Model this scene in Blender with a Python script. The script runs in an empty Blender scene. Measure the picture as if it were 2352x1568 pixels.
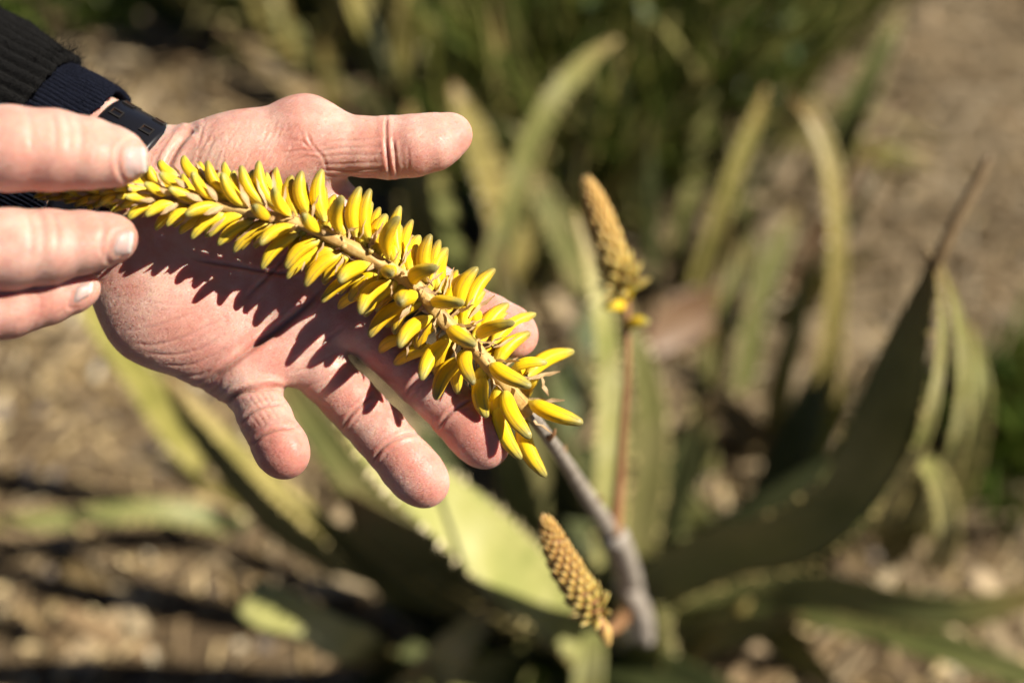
import bpy, bmesh, math, random
import numpy as np
from mathutils import Vector, Matrix
random.seed(7); rng = np.random.default_rng(11)
R = math.radians
S = bpy.context.scene
COL = S.collection

# ------------------------------------------------------------------ camera, sky, sun, exposure
CAM_H, PITCH, LENS = 1.0, 50.0, 35.0
D0 = 0.37                                    # metres from the lens to the palm
cam_d = bpy.data.cameras.new('camera'); cam = bpy.data.objects.new('camera', cam_d); COL.objects.link(cam)
cam.location = (0, 0, CAM_H); cam.rotation_euler = (R(90 - PITCH), 0, 0)
cam_d.lens = LENS; cam_d.sensor_width = 36; cam_d.clip_start = 0.02; cam_d.clip_end = 500
cam_d.dof.use_dof = True; cam_d.dof.focus_distance = 0.360; cam_d.dof.aperture_fstop = 2.75
S.camera = cam
CM = Matrix.Translation(cam.location) @ Matrix.Rotation(R(90 - PITCH), 4, 'X')
SUN_CAM = Vector((0.68, 0.40, 0.61)).normalized()          # towards the sun, seen from the camera
SUN = (CM.to_3x3() @ SUN_CAM).normalized()
W = bpy.data.worlds.new('World'); S.world = W; W.use_nodes = True
nt = W.node_tree; sky = nt.nodes.new('ShaderNodeTexSky'); sky.sky_type = 'NISHITA'; sky.sun_disc = False; sky.air_density = 0.25; sky.dust_density = 0.3; sky.altitude = 400
sky.sun_elevation = math.asin(SUN.z); sky.sun_rotation = math.atan2(SUN.x, SUN.y)
nt.links.new(sky.outputs[0], nt.nodes['Background'].inputs[0]); nt.nodes['Background'].inputs[1].default_value = 0.05
sun_d = bpy.data.lights.new('sun', 'SUN'); sun = bpy.data.objects.new('sun', sun_d); COL.objects.link(sun)
sun_d.energy = 5.0; sun_d.angle = R(0.5); sun_d.color = (1, 0.92, 0.80)
sun.rotation_euler = (-SUN).to_track_quat('-Z', 'Y').to_euler(); sun.location = (2, 0, 3)
S.view_settings.view_transform = 'Standard'; S.view_settings.look = 'None'
S.view_settings.exposure = 1.25; S.view_settings.gamma = 1.0; S.view_settings.use_curve_mapping = False
S.render.engine = 'CYCLES'; S.cycles.use_denoising = True; S.cycles.max_bounces = 8; S.cycles.diffuse_bounces = 2
S.cycles.transparent_max_bounces = 6

# ------------------------------------------------------------------ measuring helpers
K = 36 / LENS / 2352                         # metres per measured unit at 1 m
PX = D0 * K                                  # metres per measured unit at the palm
def at(u, v, d):
    return CM @ Vector(((u - 1176) * K * d, (784 - v) * K * d, -d))
CMn = np.array(CM)
def hp(a):                                   # hand space (u, v, z in units of PX towards the lens) -> world
    a = np.asarray(a, float).reshape(-1, 3); d = D0 - a[:, 2] * PX
    c = np.stack([(a[:, 0] - 1176) * K * d, (784 - a[:, 1]) * K * d, -d, np.ones(len(a))], 1)
    return (c @ CMn.T)[:, :3]
def ground_depth(v):
    t = (784 - v) * K
    return CAM_H / (math.sin(R(PITCH)) - t * math.cos(R(PITCH)))

# ------------------------------------------------------------------ object helpers
def tag(o, label=None, cat=None, group=None, kind=None):
    for k, x in (('label', label), ('category', cat), ('group', group), ('kind', kind)):
        if x: o[k] = x
    return o
def link(name, me, parent=None):
    o = bpy.data.objects.new(name, me); COL.objects.link(o)
    if parent is not None:
        o.parent = parent; o.matrix_parent_inverse = parent.matrix_world.inverted() if parent.type != 'EMPTY' else Matrix.Translation(-parent.location)
    return o
def empty(name, loc):
    o = bpy.data.objects.new(name, None); o.empty_display_size = 0.02; COL.objects.link(o); o.location = loc; return o
def mesh(name, V, F, mat=None, smooth=True, uv=None, attrs=None):
    me = bpy.data.meshes.new(name)
    me.from_pydata(V if isinstance(V, list) else np.asarray(V).tolist(), [], F if isinstance(F, list) else np.asarray(F).tolist())
    if smooth: me.polygons.foreach_set('use_smooth', np.ones(len(me.polygons), bool))
    if mat: me.materials.append(mat)
    if attrs:
        for n, a in attrs.items():
            at_ = me.attributes.new(n, 'FLOAT', 'POINT'); at_.data.foreach_set('value', np.asarray(a, np.float32))
    me.update(); return me
def spline(pts, n):                          # Catmull-Rom through rows of numbers
    p = np.asarray(pts, float); p = np.vstack([2 * p[0] - p[1], p, 2 * p[-1] - p[-2]]); m = len(p) - 3
    t = np.linspace(0, m, n); i = np.minimum(t.astype(int), m - 1); f = (t - i)[:, None]
    a, b, c, d = p[i], p[i + 1], p[i + 2], p[i + 3]
    return 0.5 * (2 * b + (c - a) * f + (2 * a - 5 * b + 4 * c - d) * f**2 + (3 * b - a - 3 * c + d) * f**3)
def tube(P, rad, nseg=10, ridge=0, cap=True):
    P = np.asarray(P, float); n = len(P); T = np.gradient(P, axis=0); T /= np.linalg.norm(T, axis=1)[:, None]
    ref = np.array([0.31, 0.2, 0.93]); V = []
    B = np.cross(T[0], ref); B /= np.linalg.norm(B)
    for i in range(n):
        B = B - T[i] * (B @ T[i]); B /= np.linalg.norm(B); N = np.cross(T[i], B)
        for j in range(nseg):
            a = 2 * math.pi * j / nseg; r = rad[i] * (1 + ridge * math.cos(a * 5 + i * .15))
            V.append(P[i] + r * (math.cos(a) * B + math.sin(a) * N))
    F = [[i * nseg + j, i * nseg + (j + 1) % nseg, (i + 1) * nseg + (j + 1) % nseg, (i + 1) * nseg + j] for i in range(n - 1) for j in range(nseg)]
    if cap: F += [list(range(nseg))[::-1], list(range((n - 1) * nseg, n * nseg))]
    return V, F

# ------------------------------------------------------------------ material helpers
def mat(name):
    m = bpy.data.materials.new(name); m.use_nodes = True
    return m, m.node_tree.nodes, m.node_tree.links, m.node_tree.nodes['Principled BSDF']
def node(N, t, **kw):
    n = N.new(t)
    for k, v in kw.items():
        if k.startswith('i_'): n.inputs[k[2:]].default_value = v
        else: setattr(n, k, v)
    return n
def ramp(N, L, src, stops, interp='LINEAR'):
    r = N.new('ShaderNodeValToRGB'); r.color_ramp.interpolation = interp; e = r.color_ramp.elements
    while len(e) < len(stops): e.new(0.5)
    for x, (p, c) in zip(e, stops): x.position = p; x.color = (*c, 1) if len(c) == 3 else c
    L.new(src, r.inputs[0]); return r.outputs[0]
def mix(N, L, fac, a, b, mode='MIX'):
    m = N.new('ShaderNodeMix'); m.data_type = 'RGBA'; m.blend_type = mode
    for s, x in ((m.inputs[0], fac), (m.inputs[6], a), (m.inputs[7], b)):
        if isinstance(x, (int, float)): s.default_value = x
        elif isinstance(x, tuple): s.default_value = (*x, 1)
        else: L.new(x, s)
    return m.outputs[2]
def math_(N, L, op, a, b=0.0, c=0.0):
    m = N.new('ShaderNodeMath'); m.operation = op
    for s, x in zip(m.inputs, (a, b, c)):
        if isinstance(x, (int, float)): s.default_value = x
        else: L.new(x, s)
    return m.outputs[0]
def noise(N, L, scale, detail=3.0, vec=None, rough=0.5):
    n = N.new('ShaderNodeTexNoise'); n.inputs['Scale'].default_value = scale; n.inputs['Detail'].default_value = detail; n.inputs['Roughness'].default_value = rough
    if vec is not None: L.new(vec, n.inputs['Vector'])
    return n.outputs[0]
def bump(N, L, h, strength, dist, normal=None):
    b = N.new('ShaderNodeBump'); b.inputs['Strength'].default_value = strength; b.inputs['Distance'].default_value = dist
    L.new(h, b.inputs['Height'])
    if normal is not None: L.new(normal, b.inputs['Normal'])
    return b.outputs[0]
DIM = 0.45                                    # brings the colours below to real-world reflectance; the exposure makes up for it
def base(N, L, b, c, DIM=DIM):
    m = N.new('ShaderNodeMix'); m.data_type = 'RGBA'; m.blend_type = 'MULTIPLY'; m.inputs[0].default_value = 1.0
    L.new(c, m.inputs[6]); m.inputs[7].default_value = (DIM, DIM, DIM, 1); L.new(m.outputs[2], b.inputs['Base Color']); return m.outputs[2]
def attr(N, name):
    a = N.new('ShaderNodeAttribute'); a.attribute_name = name; return a.outputs['Fac']
def geo(N): return N.new('ShaderNodeNewGeometry')

def skin_mat(name, tint=(1, 1, 1)):
    m, N, L, b = mat(name); g = geo(N).outputs['Position']
    mot = noise(N, L, 48, 5, g, .62); fine = noise(N, L, 420, 3, g); big = noise(N, L, 17, 3, g)
    c = ramp(N, L, mot, [(.36, (.70, .29, .225)), (.5, (.80, .43, .35)), (.63, (.86, .58, .48))])
    c = mix(N, L, ramp(N, L, big, [(.42, (0,) * 3), (.66, (.4,) * 3)]), c, (.84, .56, .43))
    c = mix(N, L, math_(N, L, 'MULTIPLY', attr(N, 'rosy'), .55), c, (.72, .27, .21))
    c = mix(N, L, math_(N, L, 'MULTIPLY', attr(N, 'crease'), .65), c, (.56, .20, .14))
    c = mix(N, L, math_(N, L, 'MULTIPLY', fine, .12), c, (.84, .62, .52))
    c = mix(N, L, 1.0, c, tint, 'MULTIPLY')
    base(N, L, b, c, .57)
    b.inputs['Subsurface Weight'].default_value = 1.0; b.inputs['Subsurface Radius'].default_value = (1.0, .27, .13)
    b.inputs['Subsurface Scale'].default_value = .0042; b.subsurface_method = 'RANDOM_WALK'
    L.new(ramp(N, L, noise(N, L, 160, 3, g), [(.3, (.36,) * 3), (.7, (.55,) * 3)]), b.inputs['Roughness'])
    b.inputs['Specular IOR Level'].default_value = .24
    v = node(N, 'ShaderNodeTexVoronoi', feature='DISTANCE_TO_EDGE'); v.inputs['Scale'].default_value = 620
    mp = N.new('ShaderNodeMapping'); mp.inputs['Scale'].default_value = (1.0, .55, .8); mp.inputs['Rotation'].default_value = (.3, .2, .9)
    wob = mix(N, L, .004, g, node(N, 'ShaderNodeTexNoise', i_Scale=90.0).outputs['Color'], 'ADD')
    L.new(wob, mp.inputs[0]); L.new(mp.outputs[0], v.inputs['Vector'])
    vv = ramp(N, L, v.outputs['Distance'], [(0, (0,) * 3), (.22, (1,) * 3)])
    n1 = bump(N, L, vv, .24, .00024)
    n2 = bump(N, L, noise(N, L, 150, 3, g, .5), .10, .0010, n1)
    L.new(n2, b.inputs['Normal']); return m
M_SKIN = skin_mat('skin')

# ------------------------------------------------------------------ distance-field modelling for hands
class Field:
    def __init__(s, lo, hi, h):
        s.lo = np.array(lo, np.float32); s.h = h; s.n = np.ceil((np.array(hi) - lo) / h).astype(int) + 1
        s.F = np.full(s.n, 400.0, np.float32)
    def axes(s, lo, hi):
        i0 = np.clip(np.floor((lo - s.lo) / s.h).astype(int), 0, s.n); i1 = np.clip(np.ceil((hi - s.lo) / s.h).astype(int) + 1, 0, s.n)
        if (i1 <= i0).any(): return None
        sl = tuple(slice(a, b) for a, b in zip(i0, i1))
        ax = [s.lo[k] + s.h * np.arange(i0[k], i1[k], dtype=np.float32) for k in range(3)]
        return sl, np.meshgrid(*ax, indexing='ij', sparse=True)
    def limb(s, pts, k=20.0, target=None):       # chain of (u, v, z, r[, flat]) -> tapered capsules
        T = s.F if target is None else target
        pts = [tuple(p) + (1.0,) * (5 - len(p)) for p in pts]
        if len(pts) == 1: pts = pts * 2
        for a, b in zip(pts[:-1], pts[1:]):
            A, B = np.array(a[:3], np.float32), np.array(b[:3], np.float32); r = max(a[3], b[3]) + k + 25
            q = s.axes(np.minimum(A, B) - r, np.maximum(A, B) + r)
            if q is None: continue
            sl, (X, Y, Z) = q; ba = B - A; fl = .5 * (a[4] + b[4])
            bz = ba[2] / fl; l2 = ba[0]**2 + ba[1]**2 + bz * bz + 1e-6
            px, py, pz = X - A[0], Y - A[1], (Z - A[2]) / fl
            t = np.clip((px * ba[0] + py * ba[1] + pz * bz) / l2, 0, 1)
            d = np.sqrt((px - t * ba[0])**2 + (py - t * ba[1])**2 + (pz - t * bz)**2) - (a[3] + t * (b[3] - a[3]))
            s.merge(T, sl, d, k)
    @staticmethod
    def merge(T, sl, d, k):
        o = T[sl]
        if k <= 0.5: T[sl] = np.minimum(o, d); return
        h = np.maximum(k - np.abs(o - d), 0) / k
        T[sl] = np.minimum(o, d) - h * h * k * .25
    def new(s): return np.full(s.n, 400.0, np.float32)
    def carve(s, c, r, k=20.0):
        c = np.array(c, np.float32); r = np.array(r, np.float32); q = s.axes(c - r - k - 20, c + r + k + 20)
        sl, (X, Y, Z) = q; m = float(r.min())
        d = (np.sqrt(((X - c[0]) / r[0])**2 + ((Y - c[1]) / r[1])**2 + ((Z - c[2]) / r[2])**2) - 1) * m
        o = s.F[sl]; d = -d; h = np.maximum(k - np.abs(o - d), 0) / k
        s.F[sl] = np.maximum(o, d) + h * h * k * .25
    def front(s, u, v, zmax=1e9):                # z of the surface nearest the lens
        i = int(round((u - s.lo[0]) / s.h)); j = int(round((v - s.lo[1]) / s.h))
        i = min(max(i, 0), s.n[0] - 1); j = min(max(j, 0), s.n[1] - 1)
        col = s.F[i, j]; ks = np.where(col < 0)[0]
        if len(ks) == 0: return None
        q = ks[-1]
        if q + 1 < len(col): return s.lo[2] + s.h * (q + col[q] / (col[q] - col[q + 1]))
        return s.lo[2] + s.h * q
    def nets(s):                                 # surface nets
        F = s.F; I = F < 0; c = [slice(None, -1), slice(1, None)]
        cnt = sum(I[c[a], c[b], c[d]].astype(np.int8) for a in (0, 1) for b in (0, 1) for d in (0, 1))
        act = (cnt > 0) & (cnt < 8); idx = np.argwhere(act); n = len(idx)
        ids = np.full(act.shape, -1, np.int64); ids[act] = np.arange(n)
        acc = np.zeros((n, 3)); num = np.zeros(n); i, j, k = idx.T
        for ax in range(3):
            for p in (0, 1):
                for q in (0, 1):
                    o = [0, 0, 0]; o[(ax + 1) % 3] = p; o[(ax + 2) % 3] = q; e = list(o); e[ax] = 1
                    f0 = F[i + o[0], j + o[1], k + o[2]]; f1 = F[i + e[0], j + e[1], k + e[2]]
                    m = (f0 < 0) != (f1 < 0); t = np.where(m, f0 / np.where(m, f0 - f1, 1), 0)
                    pt = np.tile(np.array(o, float), (n, 1)); pt[:, ax] = t
                    acc += pt * m[:, None]; num += m
        V = (idx + acc / num[:, None]) * s.h + s.lo; Q = []
        for ax in range(3):
            b, d = (ax + 1) % 3, (ax + 2) % 3
            s0 = [slice(None)] * 3; s1 = [slice(None)] * 3; s0[ax] = slice(None, -1); s1[ax] = slice(1, None)
            A, B = I[tuple(s0)], I[tuple(s1)]; e = np.argwhere(A != B)
            e = e[(e[:, b] > 0) & (e[:, d] > 0) & (e[:, b] < s.n[b] - 1) & (e[:, d] < s.n[d] - 1)]
            ins = A[tuple(e.T)]
            def cell(db, dd):
                x = e.copy(); x[:, b] -= db; x[:, d] -= dd; return ids[tuple(x.T)]
            q = np.stack([cell(1, 1), cell(0, 1), cell(0, 0), cell(1, 0)], 1)
            q[~ins] = q[~ins][:, ::-1]; Q.append(q)
        Q = np.vstack(Q); return V, Q[(Q >= 0).all(1)]
def relax(V, Q, it=2, f=.5):
    e = np.vstack([Q[:, [0, 1]], Q[:, [1, 2]], Q[:, [2, 3]], Q[:, [3, 0]]])
    for _ in range(it):
        s = np.zeros_like(V); n = np.zeros(len(V))
        for k in range(3): s[:, k] = np.bincount(e[:, 0], V[e[:, 1], k], len(V)) + np.bincount(e[:, 1], V[e[:, 0], k], len(V))
        n = np.bincount(e[:, 0], minlength=len(V)) + np.bincount(e[:, 1], minlength=len(V))
        V = V + f * (s / np.maximum(n, 1)[:, None] - V)
    return V
def normals(V, Q):
    fn = np.cross(V[Q[:, 2]] - V[Q[:, 0]], V[Q[:, 3]] - V[Q[:, 1]]); N = np.zeros_like(V)
    for c in range(4):
        for k in range(3): N[:, k] += np.bincount(Q[:, c], fn[:, k], len(V))
    return N / np.maximum(np.linalg.norm(N, axis=1), 1e-9)[:, None]
def creases(V, N, lines, nzmin=-.1):
    """lines: (points uv, sigma, depth[, puff]) pressed into the surface facing the lens"""
    D = np.zeros(len(V)); C = np.zeros(len(V)); ok = N[:, 2] > nzmin
    for ln in lines:
        pts, sg, dp = ln[:3]; puff = ln[3] if len(ln) > 3 else .35
        p = spline(pts, 14 * (len(pts) - 1) + 1); lo = p.min(0) - 6 * sg; hi = p.max(0) + 6 * sg
        w = np.where(ok & (V[:, 0] > lo[0]) & (V[:, 0] < hi[0]) & (V[:, 1] > lo[1]) & (V[:, 1] < hi[1]))[0]
        if not len(w): continue
        best = np.full(len(w), 1e9); tt = np.zeros(len(w)); q = V[w, :2]
        for i in range(len(p) - 1):
            a, b = p[i], p[i + 1]; ba = b - a; t = np.clip(((q - a) @ ba) / (ba @ ba + 1e-9), 0, 1)
            d = np.linalg.norm(q - a - t[:, None] * ba, axis=1); m = d < best; best[m] = d[m]; tt[m] = (i + t[m]) / (len(p) - 1)
        fade = np.clip(np.minimum(tt, 1 - tt) * 7, 0.25, 1)
        g = np.exp(-(best / sg)**2) * fade; h = np.exp(-((best - 2.6 * sg) / (1.6 * sg))**2) * fade
        D[w] += -dp * g + dp * puff * h; C[w] = np.maximum(C[w], g * min(1, dp / 6))
    return V + N * D[:, None], C
def finish(name, V, Q, m, rosy_spots, lines, parent=None, it=2):
    V = relax(V, Q, it); N = normals(V, Q); V, C = creases(V, N, lines); V = relax(V, Q, 1, .25)
    ros = np.zeros(len(V))
    for (u, v, r, a) in rosy_spots: ros = np.maximum(ros, a * np.exp(-(((V[:, 0] - u)**2 + (V[:, 1] - v)**2) / (r * r))))
    me = mesh(name, hp(V), Q, m, True, attrs={'rosy': ros, 'crease': C})
    return link(name, me, parent)
Zm = 1e-3 / PX                                # millimetres -> hand units

# ------------------------------------------------------------------ open left hand
WN = np.array([.87, .49, .36]); WN /= np.linalg.norm(WN)          # wrist axis, towards the fingers
WC = np.array([252., 424., -72.])
WP = np.array([-.49, .87, 0.]); WP /= np.linalg.norm(WP); WZ = np.cross(WP, WN); WZ /= np.linalg.norm(WZ)
if WZ[2] < 0: WZ = -WZ
fl = Field((-30, 70, -270), (1275, 1205, 190), 3.3)
def arm(t, r, flat): c = WC + WN * t; return (c[0], c[1], c[2], r, flat)
fl.limb([arm(-230, 172, .68), arm(-60, 164, .66), arm(60, 158, .66)], 60)
fl.limb([(345, 470, -58, 150, .62), (480, 560, -70, 150, .55), (640, 640, -88, 140, .5)], 70)        # palm core
fl.limb([(560, 470, -78, 100, .7), (770, 520, -92, 78, .9)], 60)                                       # metacarpal of the forefinger
fl.limb([(600, 560, -84, 100, .7), (792, 700, -94, 80, .9)], 60)
fl.limb([(560, 640, -84, 100, .7), (668, 775, -92, 80, .95)], 60)
fl.limb([(470, 690, -78, 100, .8), (545, 838, -80, 80, .95)], 50)
fl.limb([(775, 560, -78, 62), (700, 700, -74, 62), (590, 800, -66, 62)], 45)                            # distal palm pads
fl.limb([(318, 585, -62, 142, .66), (385, 690, -58, 150, .62), (480, 762, -56, 124, .66)], 55)         # heel of the little-finger side
fl.limb([(425, 405, -38, 112, .78), (545, 385, -16, 118, .74), (655, 345, -14, 108, .8)], 55)          # ball of the thumb
fl.limb([(500, 450, -52, 110, .7), (650, 450, -66, 100, .6)], 60)
fl.limb([(706, 296, -16, 72), (712, 300, -20, 72)], 40)
fl.limb([(690, 372, -36, 70, .8), (770, 455, -86, 46, .9)], 45)                                          # web
fl.limb([(560, 850, -42, 66), (600, 838, -44, 64)], 40); fl.limb([(672, 818, -58, 62), (716, 796, -62, 60)], 40); fl.limb([(800, 742, -66, 58), (820, 730, -68, 56)], 40)   # pads at the finger roots
TH = fl.new()
fl.limb([(700, 304, -14, 74), (775, 331, -8, 71, .92), (835, 337, -2, 69, .92), (893, 339, 2, 72, .9), (945, 335, 8, 71, .88), (995, 325, 10, 66, .85), (1028, 313, 8, 54, .9), (1038, 308, 7, 46, .9)], 10, TH)
fl.limb([(965, 335, 22, 52), (1000, 330, 22, 46)], 30, TH)
FI = fl.new()
fingers = {
 'fore': [(770, 505, -92, 70), (850, 566, -84, 62), (932, 622, -76, 60), (995, 662, -72, 57), (1062, 700, -68, 58), (1120, 734, -66, 57), (1170, 761, -66, 57), (1184, 770, -66, 53)],
 'middle': [(790, 700, -94, 74), (885, 790, -80, 65), (968, 868, -68, 64), (1010, 908, -60, 62), (1050, 950, -54, 63), (1082, 984, -50, 64), (1104, 1008, -48, 63), (1114, 1020, -47, 57)],
 'ring': [(668, 772, -90, 76), (748, 864, -72, 62), (800, 915, -62, 63), (832, 950, -56, 62), (872, 992, -48, 64), (902, 1028, -42, 62), (936, 1068, -36, 65), (960, 1094, -33, 65), (974, 1108, -32, 59)],
 'little': [(540, 835, -74, 80), (585, 906, -32, 60), (600, 946, 2, 58), (612, 965, 16, 61), (628, 998, 38, 59), (640, 1020, 54, 61), (649, 1035, 66, 62), (654, 1043, 74, 57)],
}
for nm, p in fingers.items():
    G = fl.new(); fl.limb(p, 9, G)
    e = p[-2]; q = p[-4]
    fl.limb([(q[0] * .4 + e[0] * .6, q[1] * .4 + e[1] * .6, q[2] * .4 + e[2] * .6 + 10, 52), (e[0] - 6, e[1] - 6, e[2] + 9, 50)], 24, G)   # finger pad
    h = np.maximum(7 - np.abs(FI - G), 0) / 7; FI = np.minimum(FI, G) + h * h * 2
fl.merge(fl.F, (slice(None),) * 3, FI, 26); fl.merge(fl.F, (slice(None),) * 3, TH, 44); del FI, TH, G
fl.carve((590, 560, 62), (150, 130, 66), 60)                                                          # hollow of the palm
V, Q = fl.nets()
LN0 = [ # finger joints
 ([(512, 930), (545, 904), (585, 892), (620, 888), (656, 893)], 6, 11), ([(548, 980), (572, 951), (610, 933), (650, 927)], 5, 5.5), ([(576, 1024), (598, 1001), (638, 985), (684, 981)], 5.5, 7),
 ([(560, 955), (585, 938), (640, 915)], 3.5, 1.6),
 ([(694, 893), (735, 872), (780, 842), (806, 834)], 5, 4), ([(784, 988), (808, 950), (858, 905)], 4.5, 5), ([(796, 996), (824, 957), (872, 915)], 4, 3), ([(855, 1064), (878, 1030), (922, 1003), (958, 996)], 4.5, 6.5), ([(866, 1072), (893, 1040), (935, 1014)], 3.5, 2),
 ([(928, 912), (958, 872), (1004, 842)], 4.5, 5), ([(938, 922), (968, 884), (1012, 854)], 4, 3.5), ([(1005, 985), (1035, 948), (1090, 915)], 4.5, 6.5),
 ([(888, 264), (886, 305), (889, 350), (899, 412)], 4.5, 6), ([(903, 318), (906, 345), (912, 400)], 4, 4.5), ([(936, 335), (940, 392)], 3.5, 2), ([(880, 262), (876, 290), (878, 320)], 3.2, 2.4),
 # thumb wrinkles
 ([(716, 340), (760, 326), (815, 322), (878, 316)], 3.4, 2.2), ([(722, 350), (780, 340), (840, 338), (884, 336)], 3.2, 2.6), ([(728, 362), (790, 356), (850, 356), (886, 352)], 3.2, 2.2),
 ([(735, 378), (800, 376), (885, 372)], 3.2, 2.2), ([(738, 390), (800, 392), (880, 386)], 3.4, 3), ([(742, 402), (800, 404), (860, 402)], 3.4, 3),
 ([(705, 300), (716, 332), (742, 362), (752, 395)], 4, 3.5), ([(690, 300), (700, 330), (722, 350)], 3.4, 2), ([(660, 322), (694, 326), (720, 345)], 3.2, 2), ([(650, 352), (690, 345), (728, 350)], 3.2, 2.2), ([(670, 372), (705, 360), (738, 366)], 3.2, 2),
 # wrist
 ([(378, 396), (398, 352), (420, 318), (446, 294)], 7, 9, .5), ([(352, 380), (372, 344), (400, 308)], 4, 3), ([(340, 372), (358, 338), (384, 306)], 3.5, 2.4), ([(364, 388), (384, 350), (408, 312)], 3.2, 2), ([(440, 420), (456, 352), (488, 296)], 3.4, 2), ([(486, 410), (504, 350), (540, 284)], 3.2, 1.6),
 # palm
 ([(462, 890), (505, 856), (559, 813), (602, 781), (645, 752), (700, 706), (752, 650)], 7.5, 9, .45), ([(440, 596), (540, 612), (655, 628), (730, 602)], 6, 6), ([(560, 690), (640, 610), (715, 520), (770, 465)], 6, 6),
 ([(620, 745), (680, 690), (745, 600)], 4, 3),
 ([(640, 840), (700, 812), (760, 772), (800, 740)], 4.5, 3), ([(668, 858), (722, 836), (790, 800)], 4, 2.5),
 # heel wrinkles
 ([(300, 788), (350, 792), (410, 778), (470, 752), (520, 728)], 4.5, 3), ([(336, 812), (400, 815), (460, 800), (515, 770)], 4.5, 3.4), ([(372, 838), (430, 838), (490, 815), (530, 790)], 4.2, 3.2), ([(400, 862), (450, 862), (490, 845)], 4.5, 3.6), ([(430, 878), (468, 874)], 4.2, 3.4),
 ([(276, 760), (330, 756), (400, 735), (455, 712)], 4, 2), ([(330, 690), (400, 700), (470, 690)], 3.6, 1.6), ([(390, 640), (440, 655), (520, 660)], 3.6, 1.6),
 ([(478, 905), (500, 888), (512, 872)], 4, 3.4), ([(494, 920), (512, 900), (530, 882)], 3.6, 3),
]
LN = [(q[0], q[1] * (.95 if q[2] >= 9 else .72), q[2] * (1.25 if q[2] >= 9 else .85 if q[2] > 4 else .5)) + tuple(q[3:]) for q in LN0]
for i in range(60):                           # fine lines across the ball of the thumb and the phalanges
    u = 450 + rng.random() * 230; v = 300 + rng.random() * 80; l = 22 + rng.random() * 26; a = -1.05 + rng.normal() * .25
    LN.append(([(u - l * math.cos(a), v - l * math.sin(a)), (u + 2, v), (u + l * math.cos(a), v + l * math.sin(a))], 2.2, .8))
for (cu, cv, du, dv, n_) in ((612, 912, 30, -12, 5), (615, 955, 28, -12, 4)):
    for i in range(n_):
        o = (i - n_ / 2) / n_ * 2; u, v = cu + du * o, cv + dv * o
        LN.append(([(u - 12, v - 16), (u, v), (u + 10, v + 14)], 2.2, .9))
hand = finish('hand', V, Q, M_SKIN, [(655, 1055, 75, .8), (985, 1120, 75, .75), (1120, 1030, 80, .75), (1190, 775, 80, .7), (1040, 325, 80, .5), (590, 830, 120, .5), (480, 740, 120, .35), (745, 850, 90, .5), (420, 680, 110, .3), (700, 360, 80, .3)], LN)
tag(hand, 'open palm-up hand with the thumb spread, fingers pointing down and away', 'hand', 'hands of one person')

# ------------------------------------------------------------------ pinching right hand
fr = Field((-900, 150, 60), (380, 1100, 620), 5.0)
zt, zi, zm = 44 * Zm, 40 * Zm, 32 * Zm
TH = fr.new(); fr.limb([(-520, 300, zt + 40, 125), (-300, 318, zt + 40, 108), (-110, 335, zt + 30, 96), (20, 341, zt + 22, 99), (120, 345, zt + 14, 94), (200, 352, zt + 8, 83), (262, 361, zt, 70), (292, 366, zt - 4, 52)], 12, TH)
G = fr.new(); fr.limb([(-560, 520, zi + 70, 118), (-330, 560, zi + 90, 100), (-120, 574, zi + 60, 96), (20, 572, zi + 30, 94), (110, 566, zi + 16, 86), (190, 556, zi + 4, 72), (250, 549, zi - 4, 60), (268, 548, zi - 6, 49)], 12, G)
H_ = fr.new(); fr.limb([(-560, 640, zm + 60, 112), (-330, 720, zm + 80, 92), (-120, 722, zm + 44, 78), (20, 708, zm + 20, 70), (110, 686, zm + 8, 60), (172, 668, zm, 50), (192, 662, zm - 2, 40)], 10, H_)
fr.limb([(-560, 760, zm + 40, 105), (-380, 850, zm + 40, 84), (-230, 830, zm, 72), (-120, 790, zm - 40, 62)], 10, H_)
fr.limb([(-580, 860, zm + 20, 95), (-440, 950, zm + 10, 74), (-330, 920, zm - 30, 62), (-260, 880, zm - 70, 54)], 10, H_)
fr.F = np.minimum(np.minimum(TH, G), H_)
fr.limb([(-800, 420, zt + 40, 170, .7), (-560, 340, zt + 40, 120)], 50); fr.limb([(-840, 560, zi + 50, 200, .6), (-560, 560, zi + 60, 120)], 60); fr.limb([(-840, 700, zi + 40, 190, .6), (-570, 780, zm + 40, 110)], 60)
V2, Q2 = fr.nets()
LN2 = [(q[0], q[1] * .8, q[2] * .55) for q in [([(150, 262), (160, 300), (158, 350)], 7, 3), ([(120, 258), (128, 300), (126, 350)], 7, 3), ([(180, 272), (188, 305), (186, 345)], 6, 2.4), ([(60, 250), (74, 300), (72, 350)], 8, 3),
       ([(120, 482), (132, 530), (128, 580)], 7, 2.6), ([(90, 480), (100, 530), (98, 590)], 7, 2.6), ([(60, 480), (72, 540), (68, 600)], 7, 2.4), ([(240, 520), (232, 560), (236, 595)], 5, 3), ([(274, 328), (268, 365), (276, 405)], 5, 3.4),
       ([(80, 660), (92, 690), (90, 725)], 6, 2)]] + [([(338, 330), (300, 324), (278, 340), (274, 370), (278, 402), (296, 418), (330, 404)], 4.5, 3, .4), ([(312, 524), (285, 528), (264, 536), (254, 565), (246, 596), (262, 604), (290, 594)], 4, 2.5, .4), ([(220, 640), (190, 650), (170, 666), (158, 702), (176, 708)], 3.5, 2.2, .4)]
hand2 = finish('hand', V2, Q2, M_SKIN, [(300, 370, 60, .45), (290, 540, 60, .7), (210, 660, 60, .7), (40, 400, 120, .5), (60, 620, 120, .35)], LN2)
tag(hand2, 'hand reaching in from the left, pinching the flower spike between thumb and fingers', 'hand', 'hands of one person')

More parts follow.
